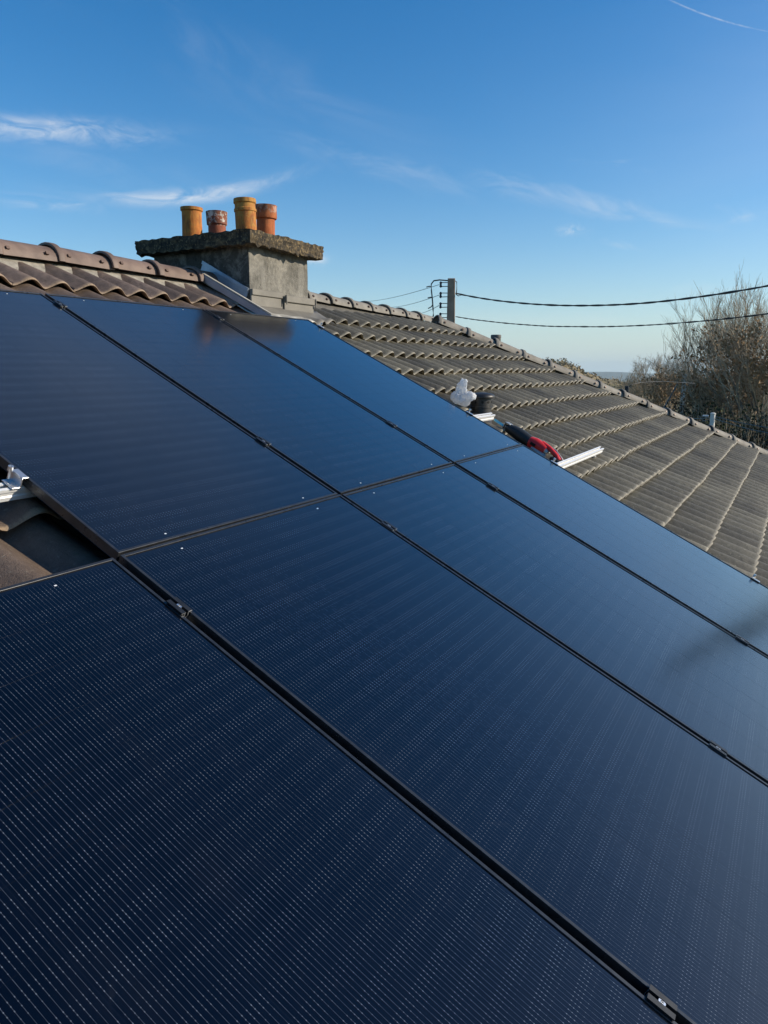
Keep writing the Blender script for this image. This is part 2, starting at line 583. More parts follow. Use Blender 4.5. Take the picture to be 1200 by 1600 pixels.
M['pot_orange'] = pot_mat('pot_orange', (0.30, 0.085, 0.015), (0.58, 0.20, 0.030), (0.44, 0.25, 0.05), 0.32, (0.285, 0.30, 0.9))
M['pot_red'] = pot_mat('pot_red', (0.20, 0.058, 0.028), (0.36, 0.105, 0.050), (0.22, 0.10, 0.05), 0.2, (0.19, 0.21, 0.85))
M['pot_yellow'] = pot_mat('pot_yellow', (0.32, 0.10, 0.018), (0.50, 0.175, 0.030), (0.44, 0.28, 0.06), 0.50, (0.30, 0.315, 0.9))
M['pot_rust'] = pot_mat('pot_rust', (0.30, 0.075, 0.022), (0.52, 0.15, 0.042), (0.36, 0.22, 0.10), 0.15, (0.24, 0.27, 0.35))
M['soot'] = simple('soot', (0.010, 0.009, 0.008), None, rough=0.95)
M['lead'] = simple('lead_flashing', (0.135, 0.124, 0.102), (0.20, 0.184, 0.152), 7, 0.6, 0.1, bmp=0.15, bscale=30, coord='World')
M['zinc'] = simple('zinc_flashing', (0.26, 0.31, 0.37), (0.36, 0.42, 0.49), 9, 0.42, 0.45, bmp=0.1, bscale=30, coord='World')
M['apron'] = simple('apron_sheet', (0.36, 0.335, 0.28), (0.50, 0.47, 0.40), 10, 0.5, 0.1, bmp=0.1, bscale=25, coord='World')
M['vent_black'] = simple('vent_black', (0.012, 0.011, 0.010), (0.035, 0.032, 0.028), 25, 0.45)
M['hole'] = simple('hole', (0.003, 0.003, 0.003), None, rough=0.9)
M['red_plastic'] = simple('red_plastic', (0.55, 0.020, 0.018), (0.66, 0.030, 0.025), 20, 0.38)
M['black_rubber'] = simple('black_rubber', (0.010, 0.012, 0.013), (0.022, 0.025, 0.026), 30, 0.55)
M['grey_metal'] = simple('grey_metal', (0.34, 0.33, 0.31), (0.48, 0.47, 0.44), 30, 0.4, 0.6)
M['teal_blade'] = simple('teal_blade', (0.16, 0.52, 0.60), (0.26, 0.66, 0.72), 30, 0.35, 0.3)
M['concrete'] = simple('concrete', (0.26, 0.175, 0.115), (0.40, 0.29, 0.20), 5, 0.9, bmp=0.3, bscale=40, coord='World')
M['pale_concrete'] = simple('pale_concrete', (0.56, 0.54, 0.48), (0.70, 0.68, 0.62), 5, 0.85, coord='World')
M['cable'] = simple('cable', (0.012, 0.016, 0.018), (0.028, 0.032, 0.034), 30, 0.5)
M['wire'] = simple('wire', (0.10, 0.16, 0.18), None, rough=0.5, metal=0.4)
M['insulator'] = simple('insulator', (0.010, 0.018, 0.028), None, rough=0.2)
M['flue'] = simple('flue', (0.10, 0.095, 0.085), (0.19, 0.18, 0.16), 14, 0.7)

mt, nt, b = new_mat('plastic_film')
tc = nt.node('ShaderNodeTexCoord').outputs['Object']
n1 = nt.noise(tc, 16, 4)
fc = nt.ramp(n1, [(0.3, (0.80, 0.82, 0.84)), (0.7, (0.90, 0.91, 0.92))])
nt.put(b.inputs['Base Color'], fc)
b.inputs['Roughness'].default_value = 0.25
bump(nt, b, nt.noise(tc, 42, 5, 0.6, 1.2), 0.8, 0.014)
trl = nt.node('ShaderNodeBsdfTranslucent')
nt.put(trl.inputs['Color'], fc)
ms = nt.node('ShaderNodeMixShader')
ms.inputs[0].default_value = 0.55
nt.l.new(b.outputs[0], ms.inputs[1])
nt.l.new(trl.outputs[0], ms.inputs[2])
nt.l.new(ms.outputs[0], mt.node_tree.nodes['Material Output'].inputs['Surface'])
M['film'] = mt

M['bark'] = simple('bark', (0.10, 0.085, 0.066), (0.20, 0.175, 0.14), 6, 0.9, spec=0.12)
M['pale_bark'] = simple('pale_bark', (0.30, 0.265, 0.20), (0.46, 0.41, 0.32), 5, 0.85, spec=0.12)
M['twig'] = simple('twig', (0.29, 0.225, 0.145), (0.48, 0.385, 0.26), 2, 0.9, coord='World', spec=0.12)
M['ivy'] = simple('ivy', (0.018, 0.026, 0.011), (0.050, 0.062, 0.024), 0.9, 0.75, coord='World', spec=0.12)
M['dead_leaf'] = simple('dead_leaf', (0.18, 0.112, 0.055), (0.36, 0.24, 0.125), 0.8, 0.85, coord='World', spec=0.12)
M['bramble'] = simple('bramble', (0.030, 0.026, 0.017), (0.070, 0.057, 0.034), 0.7, 0.85, coord='World', spec=0.12)
M['scrub'] = simple('scrub', (0.17, 0.125, 0.075), (0.27, 0.21, 0.13), 0.3, 0.9, coord='World', spec=0.12)
M['conifer'] = simple('conifer', (0.014, 0.020, 0.010), (0.036, 0.046, 0.020), 1.2, 0.8, coord='World', spec=0.12)
M['field'] = simple('field', (0.055, 0.070, 0.026), (0.12, 0.110, 0.055), 0.03, 0.95, coord='World', spec=0.12)
M['far_wood'] = simple('far_wood', (0.17, 0.145, 0.075), (0.32, 0.245, 0.14), 0.06, 0.95, coord='World', spec=0.12)
M['hills'] = simple('hills', (0.070, 0.095, 0.080), (0.120, 0.140, 0.110), 0.002, 0.95, coord='World', spec=0.12)

# ------------------------------------------------------------------ ground and hills
g = MB()
N = 48
ext = [-9000, -4000, -1500, -600, -250, -100, -50, -25, 0, 25, 50, 80, 120, 200, 350, 600, 1500, 4000, 9000]
for j, yy in enumerate(ext):
    for i, xx in enumerate(ext):
        d = math.hypot(xx, yy)
        zz = GROUND - 0.019 * max(0, d - 60) + 1.2 * noise.noise(Vector((xx * 0.01, yy * 0.01, 0))) * min(1, max(0, d - 30) / 60)
        g.v.append((xx, yy, zz))
n = len(ext)
for j in range(n - 1):
    for i in range(n - 1):
        g.f.append((j * n + i, j * n + i + 1, (j + 1) * n + i + 1, (j + 1) * n + i))
        g.mi.append(0)
tag(g.build('ground', M['field'], smooth=True, fix=False), kind='structure')


def ridge_band(name, mat, dist, prof, depth, base, seed, rough):
    """A ridge of land: prof = [(azimuth, elevation)] seen from the roof, with a slope in front and behind."""
    mb = MB()
    rows = 9
    cols = 140
    a0, a1 = prof[0][0], prof[-1][0]
    for i in range(cols):
        t = i / (cols - 1)
        a = a0 + (a1 - a0) * t
        for k in range(len(prof) - 1):
            if (prof[k][0] - a) * (prof[k + 1][0] - a) <= 0:
                s = (a - prof[k][0]) / (prof[k + 1][0] - prof[k][0] + 1e-9)
                s = s * s * (3 - 2 * s)
                e = prof[k][1] + (prof[k + 1][1] - prof[k][1]) * s
        top = CAM.z + dist * math.tan(radians(e))
        for j in range(rows):
            q = j / (rows - 1)
            dd = dist + depth * (q - 0.5) * 2
            hgt = base + (top - base) * sin(pi * q) ** 0.8
            p = polar(a, dd, hgt)
            p.z += rough * noise.noise(Vector((p.x, p.y, seed)) * (3.0 / depth)) * sin(pi * q)
            mb.v.append(tuple(p))
    for i in range(cols - 1):
        for j in range(rows - 1):
            mb.f.append((i * rows + j, i * rows + j + 1, (i + 1) * rows + j + 1, (i + 1) * rows + j))
            mb.mi.append(0)
    return tag(mb.build(name, mat, smooth=True), kind='structure')


ridge_band('hills', M['hills'], 5200, [(34, -0.2), (24, 0.05), (17, -0.25), (13.3, -0.28), (11.5, -0.22), (9.5, -0.42), (6, -0.3), (0, -0.1), (-8, -0.3), (-18, -0.1)], 900, -230, 3.0, 20)
ridge_band('wooded_hill', M['far_wood'], 330, [(28, 0.5), (21, 0.72), (17.2, 0.50), (15.9, 0.48), (14.8, 0.08), (13.8, -0.52), (12.6, -0.98), (10.5, -1.2), (4, -0.8), (-6, 0.2), (-16, 0.9)], 90, -26, 8.0, 2.0)


def leaf_cloud(mb, c, r, n, size, rg, squash=1.0, flat=0.0):
    """leaf-sized faces through a lumpy volume"""
    for _ in range(n):
        while True:
            p = Vector((rg.uniform(-1, 1), rg.uniform(-1, 1), rg.uniform(-1, 1)))
            if p.length < 1 and noise.noise(p * 2.2 + Vector(c) * 0.7) > -0.16 - 0.25 * (1 - p.length):
                break
        q = Vector(c) + Vector((p.x * r[0], p.y * r[1], p.z * r[2] * squash))
        s = size * rg.uniform(0.55, 1.3)
        a = Vector((rg.gauss(0, 1), rg.gauss(0, 1), rg.gauss(0, 1))).normalized()
        t = a.orthogonal().normalized()
        bb = a.cross(t)
        mb.add([q - t * s, q + bb * s * 0.6, q + t * s, q - bb * s * 0.6], [(0, 1, 2, 3)])


# far wood on the near hill, one canopy mass
wd = MB()
rg = random.Random(21)
prof_w = [(28, 0.5), (21, 0.72), (17.2, 0.50), (15.9, 0.48), (14.8, 0.08), (13.8, -0.52), (12.6, -0.98), (10.5, -1.2), (4, -0.8), (-6, 0.2), (-16, 0.9)]


def prof_at(a, prof):
    for k in range(len(prof) - 1):
        if (prof[k][0] - a) * (prof[k + 1][0] - a) <= 0:
            s = (a - prof[k][0]) / (prof[k + 1][0] - prof[k][0])
            s = s * s * (3 - 2 * s)
            return prof[k][1] + (prof[k + 1][1] - prof[k][1]) * s
    return prof[-1][1]


for i in range(1500):
    a = rg.uniform(-12, 24)
    q = rg.uniform(0.12, 0.62)
    dist = 330 + 90 * (q - 0.5) * 2
    top = CAM.z + 330 * math.tan(radians(prof_at(a, prof_w)))
    zz = -26 + (top + 26) * sin(pi * q) ** 0.8
    rr = rg.uniform(1.2, 2.6)
    leaf_cloud(wd, polar(a, dist, zz - 0.4), (rr, rr, rr * 1.1), 26, 0.5, rg)
tag(wd.build('far_wood', M['far_wood'], fix=False), 'olive brown wood covering the low hill beyond the hip', 'wood', kind='stuff')


# ------------------------------------------------------------------ bare trees
def bare_tree(loc, height, seed, label, group=None, spread=0.35, upright=0.5, levels=5, bark='bark', leaves=None, leaf_n=0, stems=1, r0=None, leaf_size=0.11, name='bare_tree', cat='tree', twig='twig', leaf_low=0.15, leaf_high=0.9):
    rg = random.Random(seed)
    root = empty(name, loc, label=label, cat=cat, group=group)
    tr, cr, lf = MB(), MB(), MB()
    tips = []

    def grow(p, d, length, r, lev):
        nseg = 3 if lev < 2 else 2
        pts, rads = [p], [r]
        q = p.copy()
        dd = d.copy()
        for k in range(nseg):
            dd = (dd + Vector((rg.gauss(0, 0.15), rg.gauss(0, 0.15), rg.gauss(0.05 * upright, 0.10)))).normalized()
            q = q + dd * (length / nseg)
            pts.append(q.copy())
            rads.append(r * (1 - 0.45 * (k + 1) / nseg))
        (tr if lev < 2 else cr).tube(pts, rads, 6 if lev == 0 else (4 if lev < 3 else 3), cap=False)
        if lev >= 2:
            tips.append((q, lev))
        if lev >= levels:
            return
        nb = rg.choice((3, 4)) if lev < 2 else rg.choice((3, 3, 4))
        for k in range(nb):
            s = 1.0 if k == 0 else rg.uniform(0.35, 0.95)
            i = min(int(s * nseg), nseg - 1)
            o = pts[i].lerp(pts[i + 1], s * nseg - i)
            side = Vector((rg.gauss(0, 1), rg.gauss(0, 1), rg.gauss(0, 0.5)))
            side = (side - side.dot(dd) * dd).normalized()
            sp_ = spread * rg.uniform(0.6, 1.5) * (0.5 if k == 0 else 1.0)
            nd = (dd + side * sp_ + Vector((0, 0, upright * 0.35))).normalized()
            grow(o, nd, length * rg.uniform(0.58, 0.82), max(r * (0.62 if k == 0 else 0.45), 0.006), lev + 1)

    r0 = r0 or height * 0.014
    for s in range(stems):
        base = Vector((rg.gauss(0, 0.12 * stems), rg.gauss(0, 0.12 * stems), 0)) if stems > 1 else Vector((0, 0, 0))
        lean = Vector((rg.gauss(0, 0.10 + 0.06 * (stems > 1)), rg.gauss(0, 0.10 + 0.06 * (stems > 1)), 1)).normalized()
        grow(base, lean, height * 0.34 * rg.uniform(0.85, 1.1), r0, 0)
    zmax = max(v[2] for v in cr.v)
    k = height / zmax
    for mb in (tr, cr):
        mb.v = [(x * k, y * k, z * k) for x, y, z in mb.v]
    tr.build('trunk', M[bark], root, smooth=True, fix=False)
    cr.build('crown', M[twig], root, fix=False)
    if leaves:
        cand = [t for t, l in tips if leaf_low * height < t.z * k < leaf_high * height] or [t for t, l in tips]
        for _ in range(leaf_n):
            t = rg.choice(cand) * k
            leaf_cloud(lf, t, (0.42, 0.42, 0.42), 12, leaf_size * 0.85, rg)
        lf.build('leaves', M[leaves], root, fix=False)
    return root


gz = GROUND - 0.6


def tree(azd, dist, top_el, *a, **k):
    top = CAM.z + dist * math.tan(radians(top_el))
    return bare_tree(polar(azd, dist, gz), top - gz, *a, **k)


GT = 'bare winter trees beyond the hip of the grey roof'
tree(4.6, 46, 6.9, 11, 'tall pale bare tree with fine upright twigs, tallest beside the upper power cable', GT, 0.36, 0.7, 6, 'pale_bark', stems=2)
tree(6.3, 47, 5.0, 12, 'slim pale bare tree on the outer left flank of the tall trees', GT, 0.38, 0.6, 6, 'pale_bark', stems=2)
tree(2.2, 45, 6.7, 13, 'pale bare tree at the picture edge crossed by both power cables', GT, 0.40, 0.6, 6, 'pale_bark', stems=2)
tree(-0.4, 44, 7.0, 14, 'bare tree standing just past the picture edge right of the tall trees', GT, 0.3, 0.8, 5, 'pale_bark', stems=2)
tree(3.3, 41, 4.9, 15, 'broad bare tree holding brown withered leaves below the tall pale trees', GT, 0.48, 0.4, 5, 'pale_bark', 'dead_leaf', 110, stems=3, leaf_low=0.30, leaf_high=0.74)
tree(1.6, 40, 5.6, 16, 'brown leaved tree at the picture edge, darkest against the sky', GT, 0.42, 0.5, 5, 'bark', 'dead_leaf', 140, stems=2, leaf_low=0.28, leaf_high=0.80)
tree(5.4, 42, 2.7, 17, 'low spreading tree with dark curled leaves behind the thin concrete pole', GT, 0.5, 0.4, 5, 'bark', 'dead_leaf', 200, stems=3, leaf_low=0.25, leaf_high=1.0)
tree(7.7, 60, 0.55, 18, 'rounded brown leaved tree left of the thin concrete pole', GT, 0.5, 0.3, 5, 'bark', 'dead_leaf', 210, stems=2, leaf_low=0.3, leaf_high=1.0)
tree(9.4, 72, 1.15, 19, 'small airy bare tree against the pale sky, left of the rounded brown tree', GT, 0.46, 0.6, 6, 'pale_bark', stems=3)
tree(8.2, 74, 1.45, 20, 'small airy bare tree rising behind the rounded brown tree', GT, 0.46, 0.6, 6, 'pale_bark', stems=3)
tree(10.6, 78, 0.15, 22, 'smallest bare tree in front of the blue hills', GT, 0.46, 0.6, 6, 'pale_bark', stems=2)


def bush(name, azd, dist, top_el, w, d, label, mat, n, size, seed, group=None, cat='bush'):
    rg = random.Random(seed)
    top = CAM.z + dist * math.tan(radians(top_el))
    base = gz - 0.3
    h = top - base
    root = empty(name, polar(azd, dist, base), label=label, cat=cat, group=group)
    lf, st = MB(), MB()
    for k in range(9):
        o = Vector((rg.uniform(-d, d) * 0.6, rg.uniform(-w, w) * 0.6, 0))
        hh = h * rg.uniform(0.62, 0.95) * (1 - 0.25 * (abs(o.y) / w))
        leaf_cloud(lf, o + Vector((0, 0, hh * 0.52)), (d * 0.5, w * 0.5, hh * 0.50), n // 9, size, rg)
        for j in range(16):
            a = Vector((o.x + rg.uniform(-.4, .4), o.y + rg.uniform(-.6, .6) * w * .4, 0))
            e = a + Vector((rg.gauss(0, 0.5), rg.gauss(0, 0.6), hh * rg.uniform(0.7, 1.08)))
            mid = a.lerp(e, 0.5) + Vector((rg.gauss(0, .15), rg.gauss(0, .15), 0.1))
            st.tube([a, mid, e], [0.022, 0.014, 0.005], 3, cap=False)
    st.build('stems', M['twig'], root, fix=False)
    lf.build('leaves', M[mat], root, fix=False)
    return root


GB = 'dark bushes on the bank beyond the hip'
bush('ivy_bush', 3.1, 37, -0.3, 3.0, 2.0, 'dark green ivy covered bush at the foot of the pale trees', 'ivy', 5200, 0.085, 31, GB)
bush('ivy_bush', 0.2, 36, 0.2, 2.6, 2.0, 'green ivy bush at the picture edge above the sagging street wires', 'ivy', 4600, 0.085, 32, GB)
bush('bramble_bush', 5.2, 38, -0.8, 2.4, 1.8, 'dark brown bramble bush right of the thin concrete pole', 'bramble', 4800, 0.085, 33, GB)
bush('bramble_bush', 7.0, 44, -1.0, 2.6, 2.0, 'dark bramble bush behind the leaning stay wire', 'bramble', 4800, 0.09, 34, GB)
bush('ivy_bush', 4.3, 33, -3.2, 2.2, 1.6, 'low blackish green bush behind the short white post', 'ivy', 4600, 0.075, 35, GB)
bush('bramble_bush', 1.6, 32, -3.0, 2.4, 1.6, 'low brown bramble bush right of the short white post', 'bramble', 4800, 0.075, 36, GB)
bush('bramble_bush', -1.4, 31, -2.4, 2.4, 1.6, 'low bramble bush just past the picture edge', 'bramble', 3600, 0.075, 37, GB)
bush('bramble_bush', 6.6, 36, -2.6, 2.0, 1.5, 'low dark bush at the foot of the thin concrete pole', 'bramble', 4200, 0.08, 38, GB)
GS = 'tan scrub between the hip and the far hill'
bush('scrub_bush', 9.2, 66, -1.0, 3.0, 2.2, 'tan leafless scrub left of the rounded brown tree', 'scrub', 3600, 0.12, 41, GS)
bush('scrub_bush', 11.2, 80, -1.1, 3.8, 2.4, 'russet scrub below the blue hills', 'scrub', 3600, 0.14, 42, GS)
bush('scrub_bush', 13.4, 95, -1.0, 4.6, 3.0, 'olive tan scrub nearest the wooded hill', 'scrub', 3600, 0.16, 43, GS)
bush('scrub_bush', 10.0, 55, -2.2, 2.6, 2.0, 'low tan scrub close behind the hip tiles', 'scrub', 3200, 0.11, 44, GS)

# the tall conifer past the frame whose reflection darkens the last panel
rg = random.Random(5)
cpos = polar(-11.3, 27, gz)
croot = empty('conifer_tree', cpos, label='tall narrow dark conifer past the picture edge, mirrored in the last panel', cat='tree')
t_ = MB()
ch = 0.5 + 27 * math.tan(radians(13.3)) - gz
t_.tube([(0, 0, 0), (0, 0, ch * 0.5), (0, 0, ch * 0.97)], [0.2, 0.12, 0.02], 8)
t_.build('trunk', M['bark'], croot, smooth=True)
l_ = MB()
for k in range(42):
    q = k / 41
    rr = (1 - q) ** 0.7 * 0.62 + 0.10
    leaf_cloud(l_, (rg.gauss(0, .06), rg.gauss(0, .06), ch * (0.08 + 0.92 * q)), (rr, rr, 0.55), 150, 0.12, rg)
l_.build('crown', M['conifer'], croot, fix=False)

# ------------------------------------------------------------------ roofs
HQ = -0.172                                 # the plane the tiles lie on, below the panels
GAUGE = 0.3233
AMP, STEP, THK = 0.052, 0.040, 0.014


def prof(x, w):
    c = 0.5 + 0.5 * cos(2 * pi * x / w)
    return c ** 0.78


def tile_mesh(name, mat, wave, gauge, nw=2, nx=11):
    """An interlocking roman tile with two rolls; origin at the middle of its nose, y up the slope."""
    W = wave * nw
    L = gauge + 0.055
    xs = [-W / 2 - 0.004 + (W + 0.008) * i / (nx * nw) for i in range(nx * nw + 1)]
    rows = [(-0.001, -0.0085), (0.003, -0.0035), (0.012, -0.0005), (gauge * 0.5, 0.0), (L, 0.0)]
    mb = MB()
    nX = len(xs)
    for y, dz in rows:
        for x in xs:
            # rolls are centred half a wave off the middle, so each tile has two of them
            h = AMP * (1 - 0.18 * y / L) * prof(x - W / 2 + wave / 2, wave)
            z = h + STEP * (1 - y / gauge) + THK + dz
            # rolls stand a little further forward than the troughs
            yy = y - (0.012 * (h / AMP) if y < 0.02 else 0)
            mb.v.append((x, yy, z))
    for x in xs:                              # lower lip of the nose
        h = AMP * prof(x - W / 2 + wave / 2, wave)
        mb.v.append((x, 0.003 - 0.012 * h / AMP, h + STEP + THK - 0.0135))
    for x in xs:                              # underside, set back
        h = AMP * prof(x - W / 2 + wave / 2, wave)
        mb.v.append((x, 0.05, h * 0.9 + STEP + THK - 0.0145))
    nr = len(rows)
    order = list(range(nr))
    for j in range(nr - 1):
        for i in range(nX - 1):
            mb.f.append((j * nX + i, j * nX + i + 1, (j + 1) * nX + i + 1, (j + 1) * nX + i))
    a, bq = nr * nX, (nr + 1) * nX
    for i in range(nX - 1):
        mb.f.append((i + 1, i, a + i, a + i + 1))
        mb.f.append((a + i + 1, a + i, bq + i, bq + i + 1))
    for e in (0, nX - 1):                     # side edges
        mb.f.append((e, 2 * nX + e, 4 * nX + e, bq + e, a + e))
    mb.mi = [0] * len(mb.f)
    me = mb.mesh(name, mat)
    bm = bmesh.new()
    bm.from_mesh(me)
    bmesh.ops.recalc_face_normals(bm, faces=bm.faces)
    up = sum(f.normal.z * f.calc_area() for f in bm.faces)
    if up < 0:
        bmesh.ops.reverse_faces(bm, faces=bm.faces)
    bm.to_mesh(me)
    bm.free()
    auto_smooth(me, 50)
    return me


def lay_tile(me, parent, u, v, jit, clip=None):
    w = PL(u + rnd.gauss(0, 0.0012), v + rnd.gauss(0, 0.0045), HQ + rnd.gauss(0, 0.0018)) - parent.location
    if clip:
        n_, c_ = clip                         # keep the side where n.(u,v) < c
        me = me.copy()
        bm = bmesh.new()
        bm.from_mesh(me)
        dist = c_ - (n_[0] * u + n_[1] * v)
        nn = Vector((n_[0], n_[1], 0))
        bmesh.ops.bisect_plane(bm, geom=bm.verts[:] + bm.edges[:] + bm.faces[:], plane_co=nn * dist, plane_no=nn, clear_outer=True)
        k = len(bm.verts)
        bm.to_mesh(me)
        bm.free()
        if k < 8:
            D.meshes.remove(me)
            return None
    return place('tile', me, parent, w, (PITCH + rnd.gauss(0, jit), rnd.gauss(0, jit * 0.7), rnd.gauss(0, jit * 0.5)))


PARTY = 2.536                                  # the party wall between the two houses
house_b = empty('house', (-0.5, 2.7, GROUND), label='house with brown wavy roof tiles and brown ridge caps, left of the chimney', cat='house')
house_g = empty('house', (7.5, 2.7, GROUND), label='neighbouring house with weathered grey tiles and a hipped end, right of the chimney', cat='house')
RY, RZ = PL(0, 2.7888, HQ).y, PL(0, 2.7888, HQ).z        # where the roof planes meet

# hip line in roof coordinates
HU0, HV0, HS = 5.8165, 2.5241, 1.0126
hip_n = Vector((1, HS)).normalized()
hip_c = hip_n.dot(Vector((HU0, HV0)))
EAVE_V = -2.70

# decks under the tiles
for house, u0, u1, nm in ((house_b, -4.5, PARTY, 'roof_deck'),):
    mb = MB()
    a = [PL(u0, EAVE_V, HQ - 0.02), PL(u1, EAVE_V, HQ - 0.02), Vector((u1, RY, RZ - 0.02)), Vector((u0, RY, RZ - 0.02))]
    bk = [Vector((p.x, 2 * RY - p.y, p.z)) for p in a[:2]]
    vs = a + bk
    vs += [p - Vector((0, 0, 0.12)) for p in vs]
    mb.add([p - house.location for p in vs], [(0, 1, 2, 3), (3, 2, 5, 4), (6, 9, 8, 7), (9, 10, 11, 8), (0, 6, 7, 1), (4, 5, 11, 10), (0, 3, 9, 6), (3, 4, 10, 9), (1, 7, 8, 2), (2, 8, 11, 5)])
    mb.build(nm, M['deck'], house)
mb = MB()
ue = HU0 + (HV0 - EAVE_V) * HS
rid = Vector((HU0 - 0.12, RY, RZ - 0.02))
c0 = PL(PARTY, EAVE_V, HQ - 0.02)
c1 = PL(ue, EAVE_V, HQ - 0.02)
c2 = Vector((c1.x, 2 * RY - c1.y, c1.z))
c3 = Vector((c0.x, 2 * RY - c0.y, c0.z))
r0 = Vector((PARTY, RY, RZ - 0.02))
vs = [c0, c1, c2, c3, r0, rid]
lowv = [Vector((p.x, p.y, c0.z - 0.12)) for p in (c0, c1, c2, c3)]
mb.add([p - house_g.location for p in vs + lowv], [(0, 1, 5, 4), (1, 2, 5), (2, 3, 4, 5), (0, 4, 3), (0, 6, 7, 1), (1, 7, 8, 2), (2, 8, 9, 3), (3, 9, 6, 0), (6, 9, 8, 7)])
mb.build('roof_deck', M['deck'], house_g)
# walls below the eaves
wtop = c0.z - 0.12
for house, x0, x1 in ((house_b, -4.2, PARTY - 0.003), (house_g, PARTY, ue - 0.4)):
    mb = MB()
    l = house.location
    mb.box(x0 - l.x, x1 - l.x, c0.y + 0.4 - l.y, c3.y - 0.4 - l.y, -0.5, wtop - l.z)
    mb.build('wall', M['wall'], house)

# brown tiles: only where the roof shows beside and above the panels
BW, BG = 0.1952, 0.3876
bt = tile_mesh('tile', M['brown_tile'], BW, BG)
for k in range(-7, 2):
    v = 2.3398 + BG * (k - 0) - (BG if k > 0 else 0) * 0
    if k == 1:
        continue
    v_row = v
    for i in range(-9, 6):
        v = v_row
        u = 0.2392 + BW * 0.5 + 2 * BW * i
        if u > 2.08 and k <= 0:
            continue
        if v < 1.6:
            v -= 0.045
        if v < 1.6 and (u > -0.85):
            continue
        if v < -0.4 or u < -3.4:
            continue
        lay_tile(bt, house_b, u, v, 0.006)
# grey tiles, cut along the hip
GW = 0.1999
gt = tile_mesh('tile', M['grey_tile'], GW, GAUGE)
TW = 2 * GW
for k in range(-8, 8):
    v = -0.0471 + GAUGE * k
    for i in range(0, 25):
        u = 2.196 + TW * i
        if u < 3.02 and v > 2.0:            # the chimney apron covers these
            continue
        e_in = hip_n.dot(Vector((u + TW / 2, v + GAUGE)))
        e_out = hip_n.dot(Vector((u - TW / 2, v)))
        if e_out > hip_c:
            continue
        lay_tile(gt, house_g, u, v, 0.006, (hip_n, hip_c) if e_in > hip_c else None)


# ridge and hip caps
def cap_mesh(name, mat, L, r):
    mb = MB()
    seg = 12
    prof_ = [(-0.004, r + 0.016), (0.002, r + 0.020), (0.036, r + 0.020), (0.046, r + 0.004), (0.06, r), (L + 0.03, r - 0.008)]
    nP = len(prof_)
    for y, rr in prof_:
        for k in range(seg + 1):
            a = pi * k / seg
            mb.v.append((rr * cos(a), y, rr * sin(a) * 0.86))
    for y, rr in prof_[::-1]:
        for k in range(seg + 1):
            a = pi * k / seg
            mb.v.append(((rr - 0.014) * cos(a), y, (rr - 0.014) * sin(a) * 0.86))
    n = seg + 1
    tot_ = 2 * nP
    for j in range(tot_):
        j2 = (j + 1) % tot_
        for k in range(seg):
            mb.f.append((j * n + k, j * n + k + 1, j2 * n + k + 1, j2 * n + k))
    mb.mi = [0] * len(mb.f)
    # fixing clips on both flanks near each end
    for sx in (-1, 1):
        for y in (0.085, L - 0.075):
            a = radians(24)
            c_ = Vector((sx * r * cos(a), y, r * sin(a) * 0.86))
            X = Vector((sx * cos(a), 0, sin(a)))
            Mx = Matrix((X, Vector((0, 1, 0)), X.cross(Vector((0, 1, 0))))).transposed().to_4x4()
            Mx.translation = c_
            mb.box(-0.006, 0.010, -0.010, 0.010, -0.009, 0.009, 1, Mx)
    me = mb.mesh(name, [mat, M['clip']])
    bm = bmesh.new()
    bm.from_mesh(me)
    bmesh.ops.recalc_face_normals(bm, faces=bm.faces)
    bm.to_mesh(me)
    bm.free()
    auto_smooth(me, 45)
    return me


def cap_row(me, name, house, p0, p1, L, up, start=0.0):
    d = (p1 - p0)
    n_ = int(d.length / L + 0.6)
    d.normalize()
    s = d.cross(up).normalized()
    u2 = s.cross(d).normalized()
    for i in range(n_):
        o = D.objects.new(name, me)
        COL.objects.link(o)
        Mx = Matrix((s, d, u2)).transposed().to_4x4()
        Mx = Mx @ Matrix.Rotation(rnd.gauss(0, 0.010), 4, 'Z') @ Matrix.Rotation(rnd.gauss(0, 0.008), 4, 'X') @ Matrix.Rotation(rnd.gauss(0, 0.02), 4, 'Y')
        Mx.translation = p0 + d * (start + L * i) + Vector((0, 0, rnd.gauss(0, 0.004))) - house.location
        o.parent = house
        o.matrix_local = Mx
        

bc = cap_mesh('ridge_cap', M['brown_cap'], 0.416, 0.117)
rz = RZ + 0.048
cap_row(bc, 'ridge_cap', house_b, Vector((-1.40, RY, rz)), Vector((2.12, RY, rz)), 0.416, Vector((0, 0, 1)))
gc = cap_mesh('ridge_cap', M['grey_cap'], 0.397, 0.108)
cap_row(gc, 'ridge_cap', house_g, Vector((2.99, RY, rz - 0.008)), Vector((6.0, RY, rz - 0.085)), 0.397, Vector((0, 0, 1)))
hp0 = PL(HU0 + 0.0, HV0 - 0.0, HQ + 0.050)
hp1 = PL(HU0 + (HV0 - EAVE_V) * HS, EAVE_V, HQ + 0.035)
nX = Vector((SP, 0, CP))
cap_row(cap_mesh('hip_cap', M['grey_cap'], 0.407, 0.104), 'hip_cap', house_g, hp0, hp1, 0.407, (NRM + nX).normalized())
